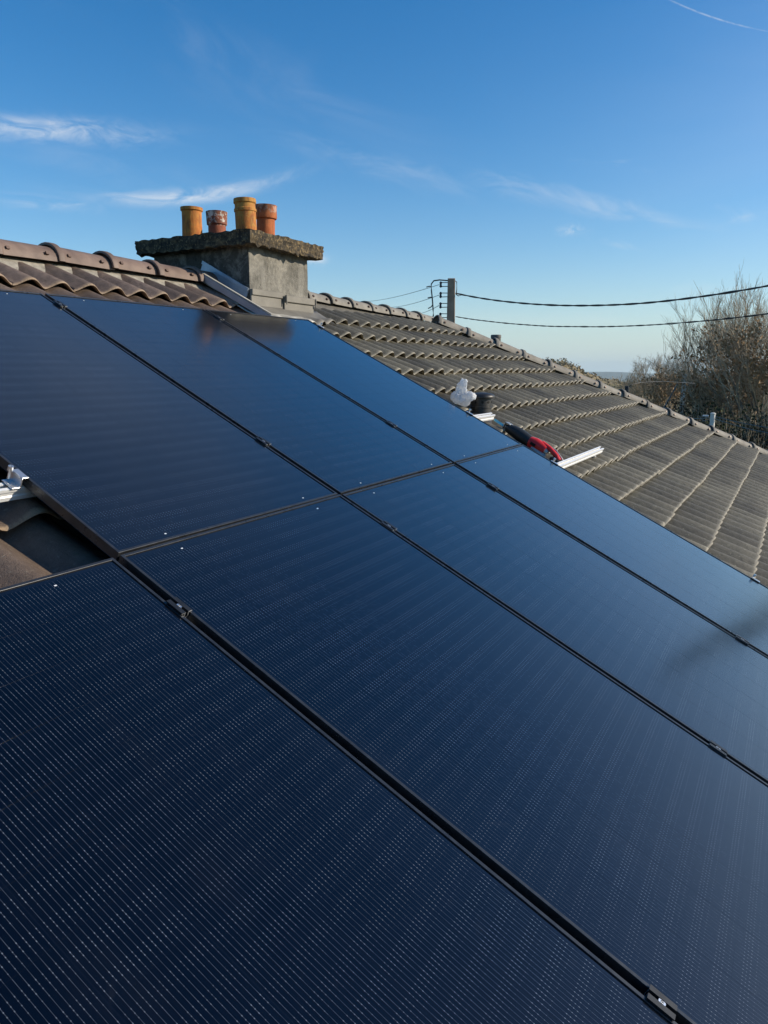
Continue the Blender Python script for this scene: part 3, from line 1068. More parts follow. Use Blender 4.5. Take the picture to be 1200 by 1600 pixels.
# mortar under the brown ridge
rgm = random.Random(3)
for house, x0, x1, mname, vlow in ((house_b, -1.40, 2.0, 'mortar', 2.60), (house_g, 2.99, 6.0, 'grey_mortar', 2.50)):
    mb = MB()
    nn_ = int((x1 - x0) / 0.05)
    for side in (-1, 1):
        k0 = len(mb.v)
        for i in range(nn_ + 1):
            x = x0 + 0.05 * i
            zt_ = RZ + (0.055 if house is house_b else 0.045 - 0.07 * i / nn_)
            p = PL(x, vlow + rgm.uniform(-.012, .012), HQ + 0.030 + rgm.uniform(-.004, .004))
            for q_ in (Vector((x, RY - 0.02, zt_)), Vector((x, RY - 0.088, zt_ - 0.035)), p):
                if side == 1:
                    q_ = Vector((q_.x, 2 * RY - q_.y, q_.z))
                mb.v.append(tuple(q_ - house.location))
        for i in range(nn_):
            for r_ in range(2):
                a_ = k0 + 3 * i + r_
                mb.f.append((a_, a_ + 3, a_ + 4, a_ + 1))
                mb.mi.append(0)
    mb.build('mortar_bed', M[mname], house)

# ------------------------------------------------------------------ chimney
CX0, CX1, CY0, CY1 = 2.1525, 2.9286, 2.1554, 3.1375
chim = empty('chimney', ((CX0 + CX1) / 2, (CY0 + CY1) / 2, 0.8), label='rendered chimney stack with mossy cap and four clay pots on the party wall', cat='chimney')
CL = chim.location
# stack, slightly irregular
bm = bmesh.new()
bmesh.ops.create_cube(bm, size=1.0)
bmesh.ops.subdivide_edges(bm, edges=bm.edges[:], cuts=7, use_grid_fill=True)
for v_ in bm.verts:
    p = Vector(((CX0 + CX1) / 2 + v_.co.x * (CX1 - CX0), (CY0 + CY1) / 2 + v_.co.y * (CY1 - CY0), 1.0531 + v_.co.z * 0.822))
    fl = 0.030 * max(0, (1.10 - p.z) / 0.2) if p.z < 1.10 else 0
    p.x += 0.006 * noise.noise(p * 5) + (fl if v_.co.x > 0.49 else 0)
    p.y += 0.006 * noise.noise(p * 5 + Vector((9, 0, 0)))
    v_.co = p - CL
me = D.meshes.new('stack')
bm.to_mesh(me)
bm.free()
me.materials.append(M['render'])
auto_smooth(me, 50)
place('stack', me, chim)
# cap slab, eroded and mossy
OV = 0.099
bm = bmesh.new()
bmesh.ops.create_cube(bm, size=1.0)
bmesh.ops.subdivide_edges(bm, edges=bm.edges[:], cuts=30, use_grid_fill=True)
for v_ in bm.verts:
    c = v_.co.copy()
    p = Vector(((CX0 + CX1) / 2 + c.x * (CX1 - CX0 + 2 * OV), (CY0 + CY1) / 2 + c.y * (CY1 - CY0 + 2 * OV), 1.4671 + c.z * 0.100))
    d = Vector((c.x, c.y, 0))
    d = Vector((1 if c.x > .49 else -1 if c.x < -.49 else 0, 1 if c.y > .49 else -1 if c.y < -.49 else 0, (1 if c.z > .49 else -1 if c.z < -.49 else 0)))
    nv = noise.fractal(p * 18, 1.0, 2.0, 4) * 0.008 + noise.noise(p * 60) * 0.006
    p += d * nv
    if c.z < -0.49 and max(abs(c.x), abs(c.y)) > 0.43:
        p.z -= max(0, noise.noise(Vector((p.x * 38, p.y * 38, 2)))) * 0.045
    v_.co = p - CL
me = D.meshes.new('cap')
bm.to_mesh(me)
bm.free()
me.materials.append(M['cap_moss'])
auto_smooth(me, 60)
place('cap', me, chim)


def pot(x, y, prof_, mat, label, tilt):
    mb = MB()
    prof_ = [(r * 0.96, z * 0.94) for r, z in prof_]
    mb.lathe(prof_, 26)
    mb.lathe([(prof_[0][0] + 0.030, 0.006), (prof_[0][0] + 0.018, 0.028), (prof_[0][0] - 0.002, 0.040)], 18, mi=2)
    rt = prof_[-1][0]
    zt = prof_[-1][1]
    mb.lathe([(rt, zt), (rt - 0.018, zt - 0.002), (rt - 0.022, zt - 0.12), (0.001, zt - 0.12)], 26, mi=1)
    o = mb.build('pot', [mat, M['soot'], M['cap_moss']], chim, Vector((x, y, 1.5068)) - CL, tilt, smooth='auto')
    tag(o, label)
    return o


pot(2.3567, 2.8993, [(0.088, 0), (0.086, 0.06), (0.083, 0.20), (0.084, 0.272), (0.094, 0.280), (0.094, 0.305)], M['pot_orange'], 'orange yellow lichened pot nearest the ridge of brown tiles', (0.02, 0.0, 0))
pot(2.697, 2.9277, [(0.080, 0), (0.078, 0.215), (0.090, 0.225), (0.094, 0.315), (0.096, 0.335)], M['pot_red'], 'dark red pot with white flaking collar', (0, 0.02, 0.4))
pot(2.3567, 2.3321, [(0.088, 0), (0.085, 0.05), (0.085, 0.21), (0.091, 0.215), (0.091, 0.235), (0.084, 0.242), (0.083, 0.275), (0.092, 0.283), (0.090, 0.315)], M['pot_yellow'], 'tallest pot, crusted yellow', (-0.02, 0.015, 1))
pot(2.697, 2.4078, [(0.078, 0), (0.078, 0.22), (0.092, 0.225), (0.096, 0.235), (0.093, 0.32), (0.097, 0.335)], M['pot_rust'], 'rust red pot with wide collar', (0.0, -0.03, 2))

# flashing on the shaded side: an upstand that follows the slope, and a tray beside it
YN = CY0 - 0.004


def on_slope(u, v, h):
    return PL(u, v, h) - CL


ft = MB()
vA, vB = 2.4201, 2.9211
xo = CX0 - 0.010
for x0, pts in ((xo, [(vA - 0.0, -0.135), (vB, -0.135), (vB, 0.016), (vA, 0.010)]), (xo - 0.014, [(vA, -0.012), (vB, -0.006), (vB, 0.020), (vA, 0.014)])):
    a = [on_slope(x0, v, h) for v, h in pts]
    a2 = [p + Vector((0.0135, 0, 0)) for p in a]
    ft.add(a + a2, [(0, 1, 2, 3), (4, 7, 6, 5), (0, 4, 5, 1), (1, 5, 6, 2), (2, 6, 7, 3), (3, 7, 4, 0)])
ft.build('side_flashing', M['zinc'], chim)
ft = MB()
poly_u = [(1.9642, -0.078), (1.9642, -0.032), (1.9784, -0.030), (1.9900, -0.038), (1.9926, -0.085), (xo - 0.002, -0.076), (xo - 0.002, -0.11)]
n = len(poly_u)
vs = [on_slope(u, 2.0136, h - 0.004) for u, h in poly_u] + [on_slope(u, 2.7415, h) for u, h in poly_u]
ft.add(vs, [(i, (i + 1) % n, n + (i + 1) % n, n + i) for i in range(n)] + [tuple(range(n))[::-1], tuple(range(n, 2 * n))])
ft.build('side_tray', M['zinc'], chim)
ft = MB()
ft.add([on_slope(u, v, h) for v in (2.0231, 2.7557) for u, h in ((1.968, -0.030), (1.968, -0.0235), (1.988, -0.0215), (1.988, -0.028))],
       [(0, 1, 2, 3), (4, 7, 6, 5), (0, 4, 5, 1), (1, 5, 6, 2), (2, 6, 7, 3), (3, 7, 4, 0)])
ft.build('tray_lip', M['apron'], chim)
# apron on the sunny face: two lapped upstands and a skirt dressed over the tiles
ft = MB()
yb = CY0 - 0.004
ft.box(CX0 - 0.006, 2.5552, yb - 0.014, yb + 0.002, 0.9066, 1.1004)
ft.box(CX0 - 0.006, 2.5552, yb - 0.026, yb - 0.0142, 1.0559, 1.1032)
ft.build('front_flashing', M['lead'], chim, -CL, bevel=0.004)
ft = MB()
ft.box(2.5476, 2.9664, yb - 0.030, yb - 0.0145, 0.9586, 1.0748)
ft.box(2.5476, 2.9711, yb - 0.046, yb - 0.0303, 1.0314, 1.0843)
ft.box(2.5439, 2.5571, yb - 0.056, yb - 0.0463, 1.0106, 1.0881)
ft.box(2.9636, 2.9768, yb - 0.056, yb - 0.0463, 1.0106, 1.0862)
ft.build('front_flashing', M['lead'], chim, -CL, bevel=0.004)
ft = MB()
nu, nv = 44, 6
for j in range(nv + 1):
    for i in range(nu + 1):
        u = 1.9408 + (1.1155) * i / nu
        q = j / nv
        low = 2.0656 + 0.02 * sin(u * 9) + (max(0, u - 2.5647) * 0.10)
        v = 2.368 + (low - 2.368) * q
        wv = 0.5 + 0.5 * cos(2 * pi * (u - 0.2392) / BW)
        qq = max(0.0, min(1.0, (q - 0.35) / 0.5))
        h = -0.088 - 0.012 * q + 0.040 * wv ** 0.8 * qq * qq
        ft.v.append(tuple(on_slope(u, v, h)))
for j in range(nv):
    for i in range(nu):
        k = j * (nu + 1) + i
        ft.f.append((k, k + 1, k + nu + 2, k + nu + 1))
        ft.mi.append(0 if i < nu * 0.60 and j > (2 if i > nu * 0.2 else 0) else 1)
o = ft.build('apron', [M['apron'], M['lead']], chim, smooth=True)
md = o.modifiers.new('thick', 'SOLIDIFY')
md.thickness = 0.004

# ------------------------------------------------------------------ solar panels
PW, PLN, FR = 1.130, 1.926, 0.030
NC, NR = 6, 15
PX = 1.154
fr = MB()
lip = 0.0092


def ringf(mb, W, L, t, z0, z1):
    """frame bars, mitred"""
    o_ = [(-W / 2, 0), (W / 2, 0), (W / 2, L), (-W / 2, L)]
    i_ = [(-W / 2 + t, t), (W / 2 - t, t), (W / 2 - t, L - t), (-W / 2 + t, L - t)]
    vs = [(x, y, z1) for x, y in o_] + [(x, y, z1) for x, y in i_] + [(x, y, z0) for x, y in o_] + [(x, y, z0) for x, y in i_]
    fs = []
    for k in range(4):
        k2 = (k + 1) % 4
        fs += [(k, k2, 4 + k2, 4 + k), (8 + k, 12 + k, 12 + k2, 8 + k2), (k, 8 + k, 8 + k2, k2), (4 + k, 4 + k2, 12 + k2, 12 + k)]
    mb.add(vs, fs)


ringf(fr, PW, PLN, lip, -FR, 0.0)
ringf(fr, PW - 0.0002, PLN - 0.0002, 0.028, -FR - 0.0015, -FR - 0.0005)
frame_me = fr.build('frame', M['frame']).data
D.objects.remove(D.objects['frame'])
bk = MB()
bk.box(-PW / 2 + lip + 0.003, PW / 2 - lip - 0.003, lip + 0.003, PLN - lip - 0.003, -0.0075, -0.0032)
back_me = bk.mesh('backsheet', M['back'])
seal = MB()
ringf(seal, PW - 2 * lip + 0.0005, PLN - 2 * lip + 0.0005, 0.0034, -0.007, -0.0046)
seal_me = seal.mesh('seal', M['hole'])
ce = MB()
gx, gyy = (PW - 2 * lip - 0.016) / NC, (PLN - 2 * lip - 0.028) / NR
ce.box(-CW / 2, CW / 2, -CH / 2, CH / 2, -0.00015, 0.0, 0)
cell_me = ce.mesh('cell', M['cell'])
sk = MB()
sk.box(-0.0036, 0.0036, -0.0020, 0.0020, -0.0022, -0.0016)  # tiny whitish dots set near both ends of a panel
st_me = sk.mesh('white_dot', M['white_dot'])


def panel(uc, v0, label):
    root = empty('solar_panel', PL(uc, v0), (PITCH + rnd.gauss(0, 0.0012), rnd.gauss(0, 0.0014), 0), label=label, cat='solar panel', group='black solar panels in two rows on the roof')
    o = place('frame', frame_me, root)
    md = o.modifiers.new('bevel', 'BEVEL')
    md.width = 0.0011
    md.segments = 1
    md.limit_method = 'ANGLE'
    place('backsheet', back_me, root)
    place('seal', seal_me, root)
    for i in range(NC):
        for j in range(NR):
            place('cell', cell_me, root, (gx * (i - (NC - 1) / 2), lip + 0.014 + gyy * (j + 0.5), -0.0030))
    for sxx in (-0.36, 0.36):
        place('white_dot', st_me, root, (sxx, 0.030, -0.0008))
        place('white_dot', st_me, root, (sxx - 0.005, PLN - 0.040, -0.0008))
    return root


g2 = 0.0045
panel(-PX / 2, g2, 'upper row solar panel with bare brown tiles and a cut rail along its outer edge')
panel(PX / 2, g2, 'middle solar panel of the upper row, its top edge under the brown tiled ridge')
panel(PX * 1.5, g2, 'solar panel of the upper row directly below the chimney, beside the grey tiles')
panel(-PX * 1.5 - 0.004, -g2 - PLN, 'nearest solar panel of the lower row, its top edge against the bare brown tiles')
panel(-PX / 2, -g2 - PLN, 'solar panel of the lower row, second from the bare brown tiles')
panel(PX / 2, -g2 - PLN, 'solar panel of the lower row, second from the grey tiles')
panel(PX * 1.5, -g2 - PLN, 'solar panel of the lower row bordering the grey tiles, streaked by a dark reflection')

# ------------------------------------------------------------------ rails and clamps
rail_poly = [(-0.020, -0.040), (0.020, -0.040), (0.020, -0.027), (0.0165, -0.024), (0.0165, -0.013), (0.020, -0.010), (0.020, 0.0), (0.008, 0.0), (0.008, -0.004), (0.014, -0.006),
             (0.014, -0.017), (-0.014, -0.017), (-0.014, -0.006), (-0.008, -0.004), (-0.008, 0.0), (-0.020, 0.0), (-0.020, -0.010), (-0.0165, -0.013), (-0.0165, -0.024), (-0.020, -0.027)]
RH = -FR - 0.003
rails = [(1.80, -1.60, 2.345, 'topmost rail, its tip just past the panel edge below the chimney'),
         (0.432, -1.95, 2.80, 'silver rail whose short stub carries the white bag and vent side, under the upper row'),
         (-0.252, -2.30, 3.73, 'silver rail with the longest stub lying across the grey tiles by the red saw'),
         (-1.650, -2.30, 2.36, 'rail under the near end of the lower row, seen only in the gaps')]
rails[1] = (0.432, -1.95, 2.80, 'rail whose short stub ends beside the black roof vent')
for v, u0, u1, lab in rails:
    root = empty('mounting_rail', PL(u0, v, RH), (PITCH, 0, 0), label=lab, cat='rail', group='aluminium rails under the panels')
    mb = MB()
    mb.extrude(rail_poly, 0, u1 - u0)
    mb.build('profile', M['alu_white'], root)
    # hooks that carry it
    x = 0.25
    while x < u1 - u0:
        hk = MB()
        hk.box(x, x + 0.035, -0.03, 0.03, -0.075, -0.0405)
        hk.build('roof_hook', M['alu'], root)
        x += 0.92

clamp_body = MB()
# a hat-shaped middle clamp: two wings on the frames, a sunk web between them
clamp_body.add([], [])
hat = [(-0.019, 0.0016), (-0.0085, 0.0016), (-0.0085, -0.016), (0.0085, -0.016), (0.0085, 0.0016), (0.019, 0.0016), (0.019, 0.0052), (0.0050, 0.0052), (0.0050, -0.0125), (-0.0050, -0.0125), (-0.0050, 0.0052), (-0.019, 0.0052)]
n = len(hat)
Lc = 0.060
vs = [(x, -Lc / 2, z) for x, z in hat] + [(x, Lc / 2, z) for x, z in hat]
clamp_body.add(vs, [(i, (i + 1) % n, n + (i + 1) % n, n + i) for i in range(n)])
for off, rev in ((0, False), (n, True)):
    quads = [(0, 1, 10, 11), (1, 2, 9, 10), (2, 3, 8, 9), (3, 4, 7, 8), (4, 5, 6, 7)]
    clamp_body.add([vs[off + i] for i in range(n)], [q if not rev else q[::-1] for q in quads], 1)
cb = clamp_body.mesh('bracket', [M['clamp_black'], M['alu']])
bo = MB()
bo.lathe([(0.0001, 0.001), (0.0036, 0.001), (0.0038, 0.008), (0.0080, 0.008), (0.0086, 0.0), (0.0086, -0.006), (0.0042, -0.006), (0.0042, -0.034)], 14, (0, 0, -0.004))
bo_me = bo.mesh('bolt', M['bolt'], smooth=False)

gaps = {-PX - 0.002: 'the widest gap', 0.0: 'the middle gap', PX: 'the gap nearest the grey tiles'}
spots = {1.80: 'at the top under the ridge', 0.432: 'just above the cross joint', -0.252: 'just below the cross joint', -1.650: 'near the bottom of the picture'}
first = None
for uu, gl in gaps.items():
    for vv, sl in spots.items():
        if uu < -1 and vv > 0:
            continue
        root = empty('panel_clamp', PL(uu, vv, 0), (PITCH, 0, 0), label='black bolted clamp %s in %s' % (sl, gl), cat='clamp', group='clamps holding the panels to the rails')
        if len(root['label'].split()) > 16:
            root['label'] = 'black clamp %s in %s' % (sl, gl)
        if first is None:
            first = (place('bracket', cb, root), place('bolt', bo_me, root))
        else:
            for ch in first:
                copy_child(ch, root)
# end clamps: a Z of aluminium hooked over the outer frame
zc = [(-0.003, 0.0016), (0.012, 0.0016), (0.012, 0.0050), (-0.003, 0.0050)]


def end_clamp(u, v, sgn, label):
    root = empty('end_clamp', PL(u, v, 0), (PITCH, 0, 0), label=label, cat='clamp', group='end clamps on the outer panel edges')
    mb = MB()
    w = 0.026
    s = sgn
    for x0, x1, z0, z1 in ((-0.012, 0.009, 0.0016, 0.0052), (0.0055, 0.0090, -0.030, 0.0016), (0.0090, 0.034, -0.030, -0.0262)):
        a, b_ = sorted((s * x0, s * x1))
        mb.box(a, b_, -w, w, z0, z1)
    mb.build('bracket', M['alu'], root, bevel=0.0008)
    o = place('bolt', bo_me, root, (s * 0.021, 0.016, 0.020))
    return root


end_clamp(-PX, 0.432, -1, 'bright end clamp with upright bolt on the outer edge beside the bare brown tiles')
end_clamp(2 * PX - 0.012, 1.80, 1, 'end clamp on the outer edge just below the chimney corner')
end_clamp(2 * PX - 0.012, 0.432, 1, 'end clamp on the outer edge beside the white bag')
end_clamp(2 * PX - 0.012, -0.252, 1, 'end clamp on the outer edge where the long stub starts')
end_clamp(2 * PX - 0.012, -1.650, 1, 'end clamp lowest on the outer edge, by the grey tiles')

# ------------------------------------------------------------------ roof vent
vp = PL(2.9002, 0.5342, HQ + 0.03)
vent = empty('roof_vent', vp, label='black round roof vent with domed cap and holes, beside the white bag', cat='roof vent')
mb = MB()
mb.lathe([(0.080, -0.05), (0.080, 0.085), (0.084, 0.087), (0.084, 0.100), (0.077, 0.102), (0.077, 0.168)], 28)
mb.build('pipe', M['vent_black'], vent, smooth='auto')
mb = MB()
mb.lathe([(0.077, 0.162), (0.102, 0.162), (0.105, 0.171), (0.100, 0.184), (0.082, 0.196), (0.042, 0.203), (0.001, 0.205)], 28)
mb.build('vent_cap', M['vent_black'], vent, smooth='auto')
for k in range(9):
    a = 2 * pi * k / 9 + 0.15
    mb = MB()
    Mx = Matrix.Rotation(a, 4, 'Z') @ Matrix.Translation((0.0765, 0, 0.132)) @ Matrix.Rotation(pi / 2, 4, 'Y')
    mb.lathe([(0.0001, 0.002), (0.0095, 0.002), (0.0095, -0.004)], 12, M=Mx)
    mb.build('hole', M['hole'], vent)
mb = MB()
Mx = Matrix.Rotation(PITCH, 4, 'X')
mb.lathe([(0.080, 0.050), (0.104, 0.040), (0.130, 0.028), (0.145, 0.020)], 24, M=Mx)
mb.build('base_flange', M['vent_black'], vent, smooth=True)

# ------------------------------------------------------------------ white plastic bag
bm = bmesh.new()
for c_, r_, tilt in (((0, 0, 0), (0.058, 0.080, 0.046), 0.0), ((0.004, 0.030, 0.088), (0.020, 0.030, 0.070), 0.18), ((0.0, 0.014, 0.045), (0.030, 0.042, 0.048), 0.1),
                     ((0.008, -0.062, 0.040), (0.038, 0.046, 0.036), -0.5), ((0.0, -0.030, 0.018), (0.045, 0.05, 0.042), 0.0)):
    Mx = Matrix.Translation(c_) @ Matrix.Rotation(tilt, 4, 'X') @ Matrix.Diagonal((*r_, 1))
    bmesh.ops.create_icosphere(bm, subdivisions=3, radius=1.0, matrix=Mx)
me0 = D.meshes.new('plastic_bag_core')
bm.to_mesh(me0)
bm.free()
o0 = place('plastic_bag_core', me0)
md = o0.modifiers.new('skin', 'REMESH')
md.mode = 'VOXEL'
md.voxel_size = 0.005
bpy.context.view_layer.update()
me = D.meshes.new_from_object(o0.evaluated_get(bpy.context.evaluated_depsgraph_get()))
D.objects.remove(o0)
me.name = 'plastic_bag'
bm = bmesh.new()
bm.from_mesh(me)
for _ in range(4):
    bmesh.ops.smooth_vert(bm, verts=bm.verts, factor=0.5, use_axis_x=True, use_axis_y=True, use_axis_z=True)
bm.normal_update()
for v_ in bm.verts:
    c = v_.co.copy()
    q = Vector((c.x * 24, c.y * 24, c.z * 15)) + Vector((3, 1, 7))
    fold = (0.32 - abs(noise.noise(q))) * 0.016 + (0.25 - abs(noise.noise(q * 2.1))) * 0.010 + (0.2 - abs(noise.noise(q * 4.4))) * 0.005
    v_.co = c + v_.normal * fold * 1.7
bm.to_mesh(me)
bm.free()
me.materials.clear()
me.materials.append(M['film'])
for f in me.polygons:
    f.use_smooth = True
o = place('plastic_bag', me, None, PL(2.7159, 0.6902, HQ + 0.13), (PITCH * 0.8, 0, -0.15))
tag(o, 'crumpled white plastic bag with one end standing up, beside the black roof vent', 'plastic bag')

# ------------------------------------------------------------------ reciprocating saw
sw = empty('reciprocating_saw', PL(2.6828, 0.0285, HQ + 0.112), label='red and black cordless saw with a teal blade lying on the grey tiles', cat='power saw')
sw.rotation_euler = (Matrix.Rotation(PITCH, 4, 'X') @ Matrix.Rotation(radians(-13), 4, 'Z')).to_euler()
# local y: towards the blade
mb = MB()
mb.tube([(0, 0.02, 0.008), (0, 0.07, 0.010), (0, 0.14, 0.010), (0, 0.185, 0.008), (0, 0.225, 0.004), (0, 0.250, 0.0)], [0.040, 0.045, 0.046, 0.042, 0.036, 0.026], 14)
mb.build('nose_boot', M['black_rubber'], sw, smooth='auto')
mb = MB()
mb.box(-0.0012, 0.0012, 0.25, 0.375, -0.008, 0.010)
for k in range(22):
    y = 0.272 + 0.0045 * k
    mb.add([(-0.0012, y, -0.008), (0.0012, y, -0.008), (0.0012, y + 0.0045, -0.008), (-0.0012, y + 0.0045, -0.008), (0, y + 0.004, -0.0115)], [(0, 1, 4), (1, 2, 4), (2, 3, 4), (3, 0, 4)])
o = mb.build('blade', M['teal_blade'], sw)
o.rotation_euler = (0.0, radians(40), 0)
mb = MB()
mb.tube([(0, 0.250, 0.002), (0, 0.264, 0.002)], [0.022, 0.018], 12)
mb.build('blade_clamp', M['grey_metal'], sw, smooth='auto')
mb = MB()
mb.box(-0.026, 0.026, 0.225, 0.272, 0.034, 0.039)
mb.box(-0.026, 0.026, 0.266, 0.272, -0.018, 0.034)
mb.build('shoe', M['grey_metal'], sw, bevel=0.002)
mb = MB()
mb.tube([(0, 0.022, 0.006), (0, -0.02, 0.014), (0, -0.07, 0.018), (0, -0.115, 0.016)], [0.044, 0.047, 0.042, 0.034], 14)
mb.build('motor_housing', M['red_plastic'], sw, smooth='auto')
mb = MB()
mb.tube([(0.006, -0.06, 0.046), (0.008, -0.13, 0.044), (0.008, -0.20, 0.026), (0.006, -0.235, 0.004)], [0.020, 0.017, 0.018, 0.022], 10)
mb.build('handle', M['red_plastic'], sw, smooth='auto')
mb = MB()
mb.tube([(-0.002, -0.095, 0.016), (-0.002, -0.135, 0.006)], [0.030, 0.020], 10)
mb.tube([(-0.030, -0.02, -0.012), (-0.030, -0.09, -0.016), (-0.026, -0.145, -0.018)], [0.016, 0.018, 0.016], 8)
mb.build('trigger_guard', M['grey_metal'], sw, smooth='auto')
mb = MB()
mb.box(-0.034, 0.030, -0.262, -0.180, -0.050, 0.012)
mb.build('battery', M['black_rubber'], sw, bevel=0.008)
mb = MB()
mb.tube([(0.028, -0.10, 0.050), (0.032, -0.17, 0.050), (0.036, -0.24, 0.022), (0.030, -0.285, -0.006), (0.006, -0.280, -0.012), (0.012, -0.262, 0.006)], 0.006, 7)
mb.build('hanging_hook', M['grey_metal'], sw, smooth='auto')
mb = MB()
mb.box(-0.0475, -0.0450, -0.045, 0.0, 0.004, 0.026)
mb.build('badge', M['hole'], sw)

# ------------------------------------------------------------------ utility pole and its cables
pp = Vector((17.57, 7.31, 0))
pole = empty('utility_pole', (pp.x, pp.y, GROUND - 0.3), label='tapered brown concrete utility pole with four insulators behind the grey ridge', cat='utility pole')
mb = MB()
ht = 2.985 - (GROUND - 0.3)
wy, wx = 0.105, 0.135
b0 = 1.7
mb.add([(sx_ * wx * b0, sy_ * wy * b0, 0) for sx_, sy_ in ((-1, -1), (1, -1), (1, 1), (-1, 1))] + [(sx_ * wx, sy_ * wy, ht) for sx_, sy_ in ((-1, -1), (1, -1), (1, 1), (-1, 1))],
       [(0, 3, 2, 1), (4, 5, 6, 7), (0, 1, 5, 4), (1, 2, 6, 5), (2, 3, 7, 6), (3, 0, 4, 7)])
o = mb.build('shaft', M['concrete'], pole, rot=(0, 0, radians(24)), bevel=0.012)
left = Vector((-0.40376, 0.91089, 0))         # to the left as seen from the roof
zt = ht
for k in range(4):
    z0 = zt - 0.155 - 0.285 * k
    br = MB()
    br.tube([left * 0.09 + Vector((0, 0, z0 + 0.05)), left * 0.30 + Vector((0, 0, z0 + 0.055))], 0.012, 6)
    br.tube([left * 0.09 + Vector((0, 0, z0 - 0.05)), left * 0.30 + Vector((0, 0, z0 - 0.055))], 0.012, 6)
    br.build('insulator_bracket', M['cable'], pole)
    ins = MB()
    ins.lathe([(0.012, -0.085), (0.030, -0.070), (0.042, -0.045), (0.028, -0.022), (0.028, 0.022), (0.042, 0.045), (0.030, 0.070), (0.012, 0.085)], 12, left * 0.30 + Vector((0, 0, z0)))
    ins.build('insulator', M['insulator'], pole, smooth=True)
mb = MB()
loop = [(0.10, zt - 0.05), (0.34, zt - 0.03), (0.50, zt - 0.05), (0.57, zt - 0.14), (0.565, zt - 0.30), (0.53, zt - 0.60), (0.51, zt - 0.85), (0.50, zt - 1.00), (0.54, zt - 1.12)]
mb.tube([left * a + Vector((0, 0, z)) for a, z in loop], 0.019, 7)
for kk, z in ((0, zt - 0.20), (1, zt - 0.50), (2, zt - 0.79)):
    s0 = [0.57, 0.53, 0.515][kk]
    mb.tube([left * (s0 - 0.0) + Vector((0, 0, z + 0.09 * (kk == 2))), left * (s0 + 0.06) + Vector((0, 0, z + 0.02 * (kk == 2))), left * (s0 + 0.14) + Vector((0, 0, z - 0.02))], 0.016, 6)
mb.tube([left * -0.09 + Vector((0, 0, zt - 0.05)), left * -0.15 + Vector((0, 0, zt - 0.09)), left * -0.155 + Vector((0, 0, zt - 0.3)), left * -0.14 + Vector((0, 0, zt - 0.42))], 0.014, 6)
mb.tube([left * -0.13 + Vector((0, 0, zt - 0.42)), left * -0.20 + Vector((0, 0, zt - 0.47)), left * -0.29 + Vector((0, 0, zt - 0.455)), left * -0.2 + Vector((0, 0, zt - 0.42))], 0.014, 6)
mb.build('jumper_cable', M['cable'], pole, smooth=True)


def catenary(p0, p1, sag, n):
    return [p0.lerp(p1, i / n) - Vector((0, 0, sag * 4 * (i / n) * (1 - i / n))) for i in range(n + 1)]


def twisted(name, p0, p1, sag, r, R, pitch, label, group, mat, strands=2):
    mb = MB()
    L = (p1 - p0).length
    n = int(L / pitch * 8)
    c = catenary(p0, p1, sag, n)
    t = (p1 - p0).normalized()
    a = t.cross(Vector((0, 0, 1))).normalized()
    bb = a.cross(t)
    for s in range(strands):
        pts = []
        for i, p in enumerate(c):
            ph = 2 * pi * (i / 8 + s / strands)
            wob = 0.012 * noise.noise(Vector((i * 0.05, s, 1)))
            pts.append(p - p0 + a * (R * cos(ph)) + bb * (R * sin(ph) + wob))
        mb.tube(pts, r, 5, cap=False)
    return tag(mb.build(name, mat, None, p0, smooth=True, fix=False), label, 'cable', group)


GC = 'power cables leaving the utility pole'
twisted('power_cable', Vector((17.60, 7.18, 2.585)), Vector((13.37, -3.43, 2.52)), 0.62, 0.015, 0.0095, 0.9, 'thick twisted black power cable, upper of the two sweeping past the bare trees', GC, M['cable'], 2)
twisted('power_cable', Vector((17.60, 7.17, 1.945)), Vector((13.37, -3.43, 1.864)), 0.46, 0.0095, 0.0065, 0.5, 'thin twisted power cable, lower of the two sweeping past the bare trees', GC, M['cable'], 2)
GWi = 'thin wires running left from the insulators'
for k, (dz, q, lab) in enumerate(((0, (40.31, 24.16, 4.92), 'thin grey wire from the top insulator towards the chimney'), (1, (41.14, 22.73, 4.6), 'thin grey wire from the second insulator towards the chimney'), (2, (42.02, 21.08, 4.23), 'thin grey wire from the third insulator, shortest in view'))):
    p0 = Vector((pp.x, pp.y, 2.985 - 0.155 - 0.285 * k)) + left * 0.34
    far = p0 + (Vector(q) - p0) * 1.25
    mb = MB()
    mb.tube([p - p0 for p in catenary(p0, far, 0.25, 14)], 0.009, 5)
    tag(mb.build('overhead_wire', M['wire'], None, p0), lab, 'wire', GWi)

# flue pipe on the far slope
fp = Vector((6.365, 1.74, 0))
fp = CAM + (Vector((6.363, 1.733, 0.91)) - CAM) * 1.10
fl = empty('flue_pipe', (fp.x, fp.y, fp.z - 0.75), label='short grey flue pipe showing over the hip below the utility pole', cat='flue pipe')
mb = MB()
mb.lathe([(0.066, 0), (0.066, 0.70), (0.070, 0.705), (0.070, 0.74), (0.062, 0.745), (0.055, 0.74), (0.055, 0.4), (0.001, 0.4)], 20)
mb.build('pipe', M['flue'], fl, smooth='auto')

# dark service bracket on the other face of the hip
sb = Vector((11.2, 1.06, 0.19))
sv = empty('cable_bracket', (sb.x, sb.y, sb.z - 0.9), label='small dark cable bracket poking over the hip, its thin cable trailing away', cat='bracket')
mb = MB()
mb.box(-0.018, 0.018, -0.018, 0.018, 0, 0.88)
mb.build('post', M['cable'], sv, bevel=0.003)
mb = MB()
mb.box(-0.03, 0.03, -0.012, 0.055, 0.80, 0.90)
mb.build('anchor', M['cable'], sv, bevel=0.006)
mb = MB()
mb.tube([(0, 0.0, 0.88), (0.05, -0.05, 0.925), (0.3, -0.16, 0.96), (1.2, -0.42, 0.965), (3.0, -0.75, 0.90)], 0.006, 6)
mb.build('cable', M['cable'], sv, smooth=True)

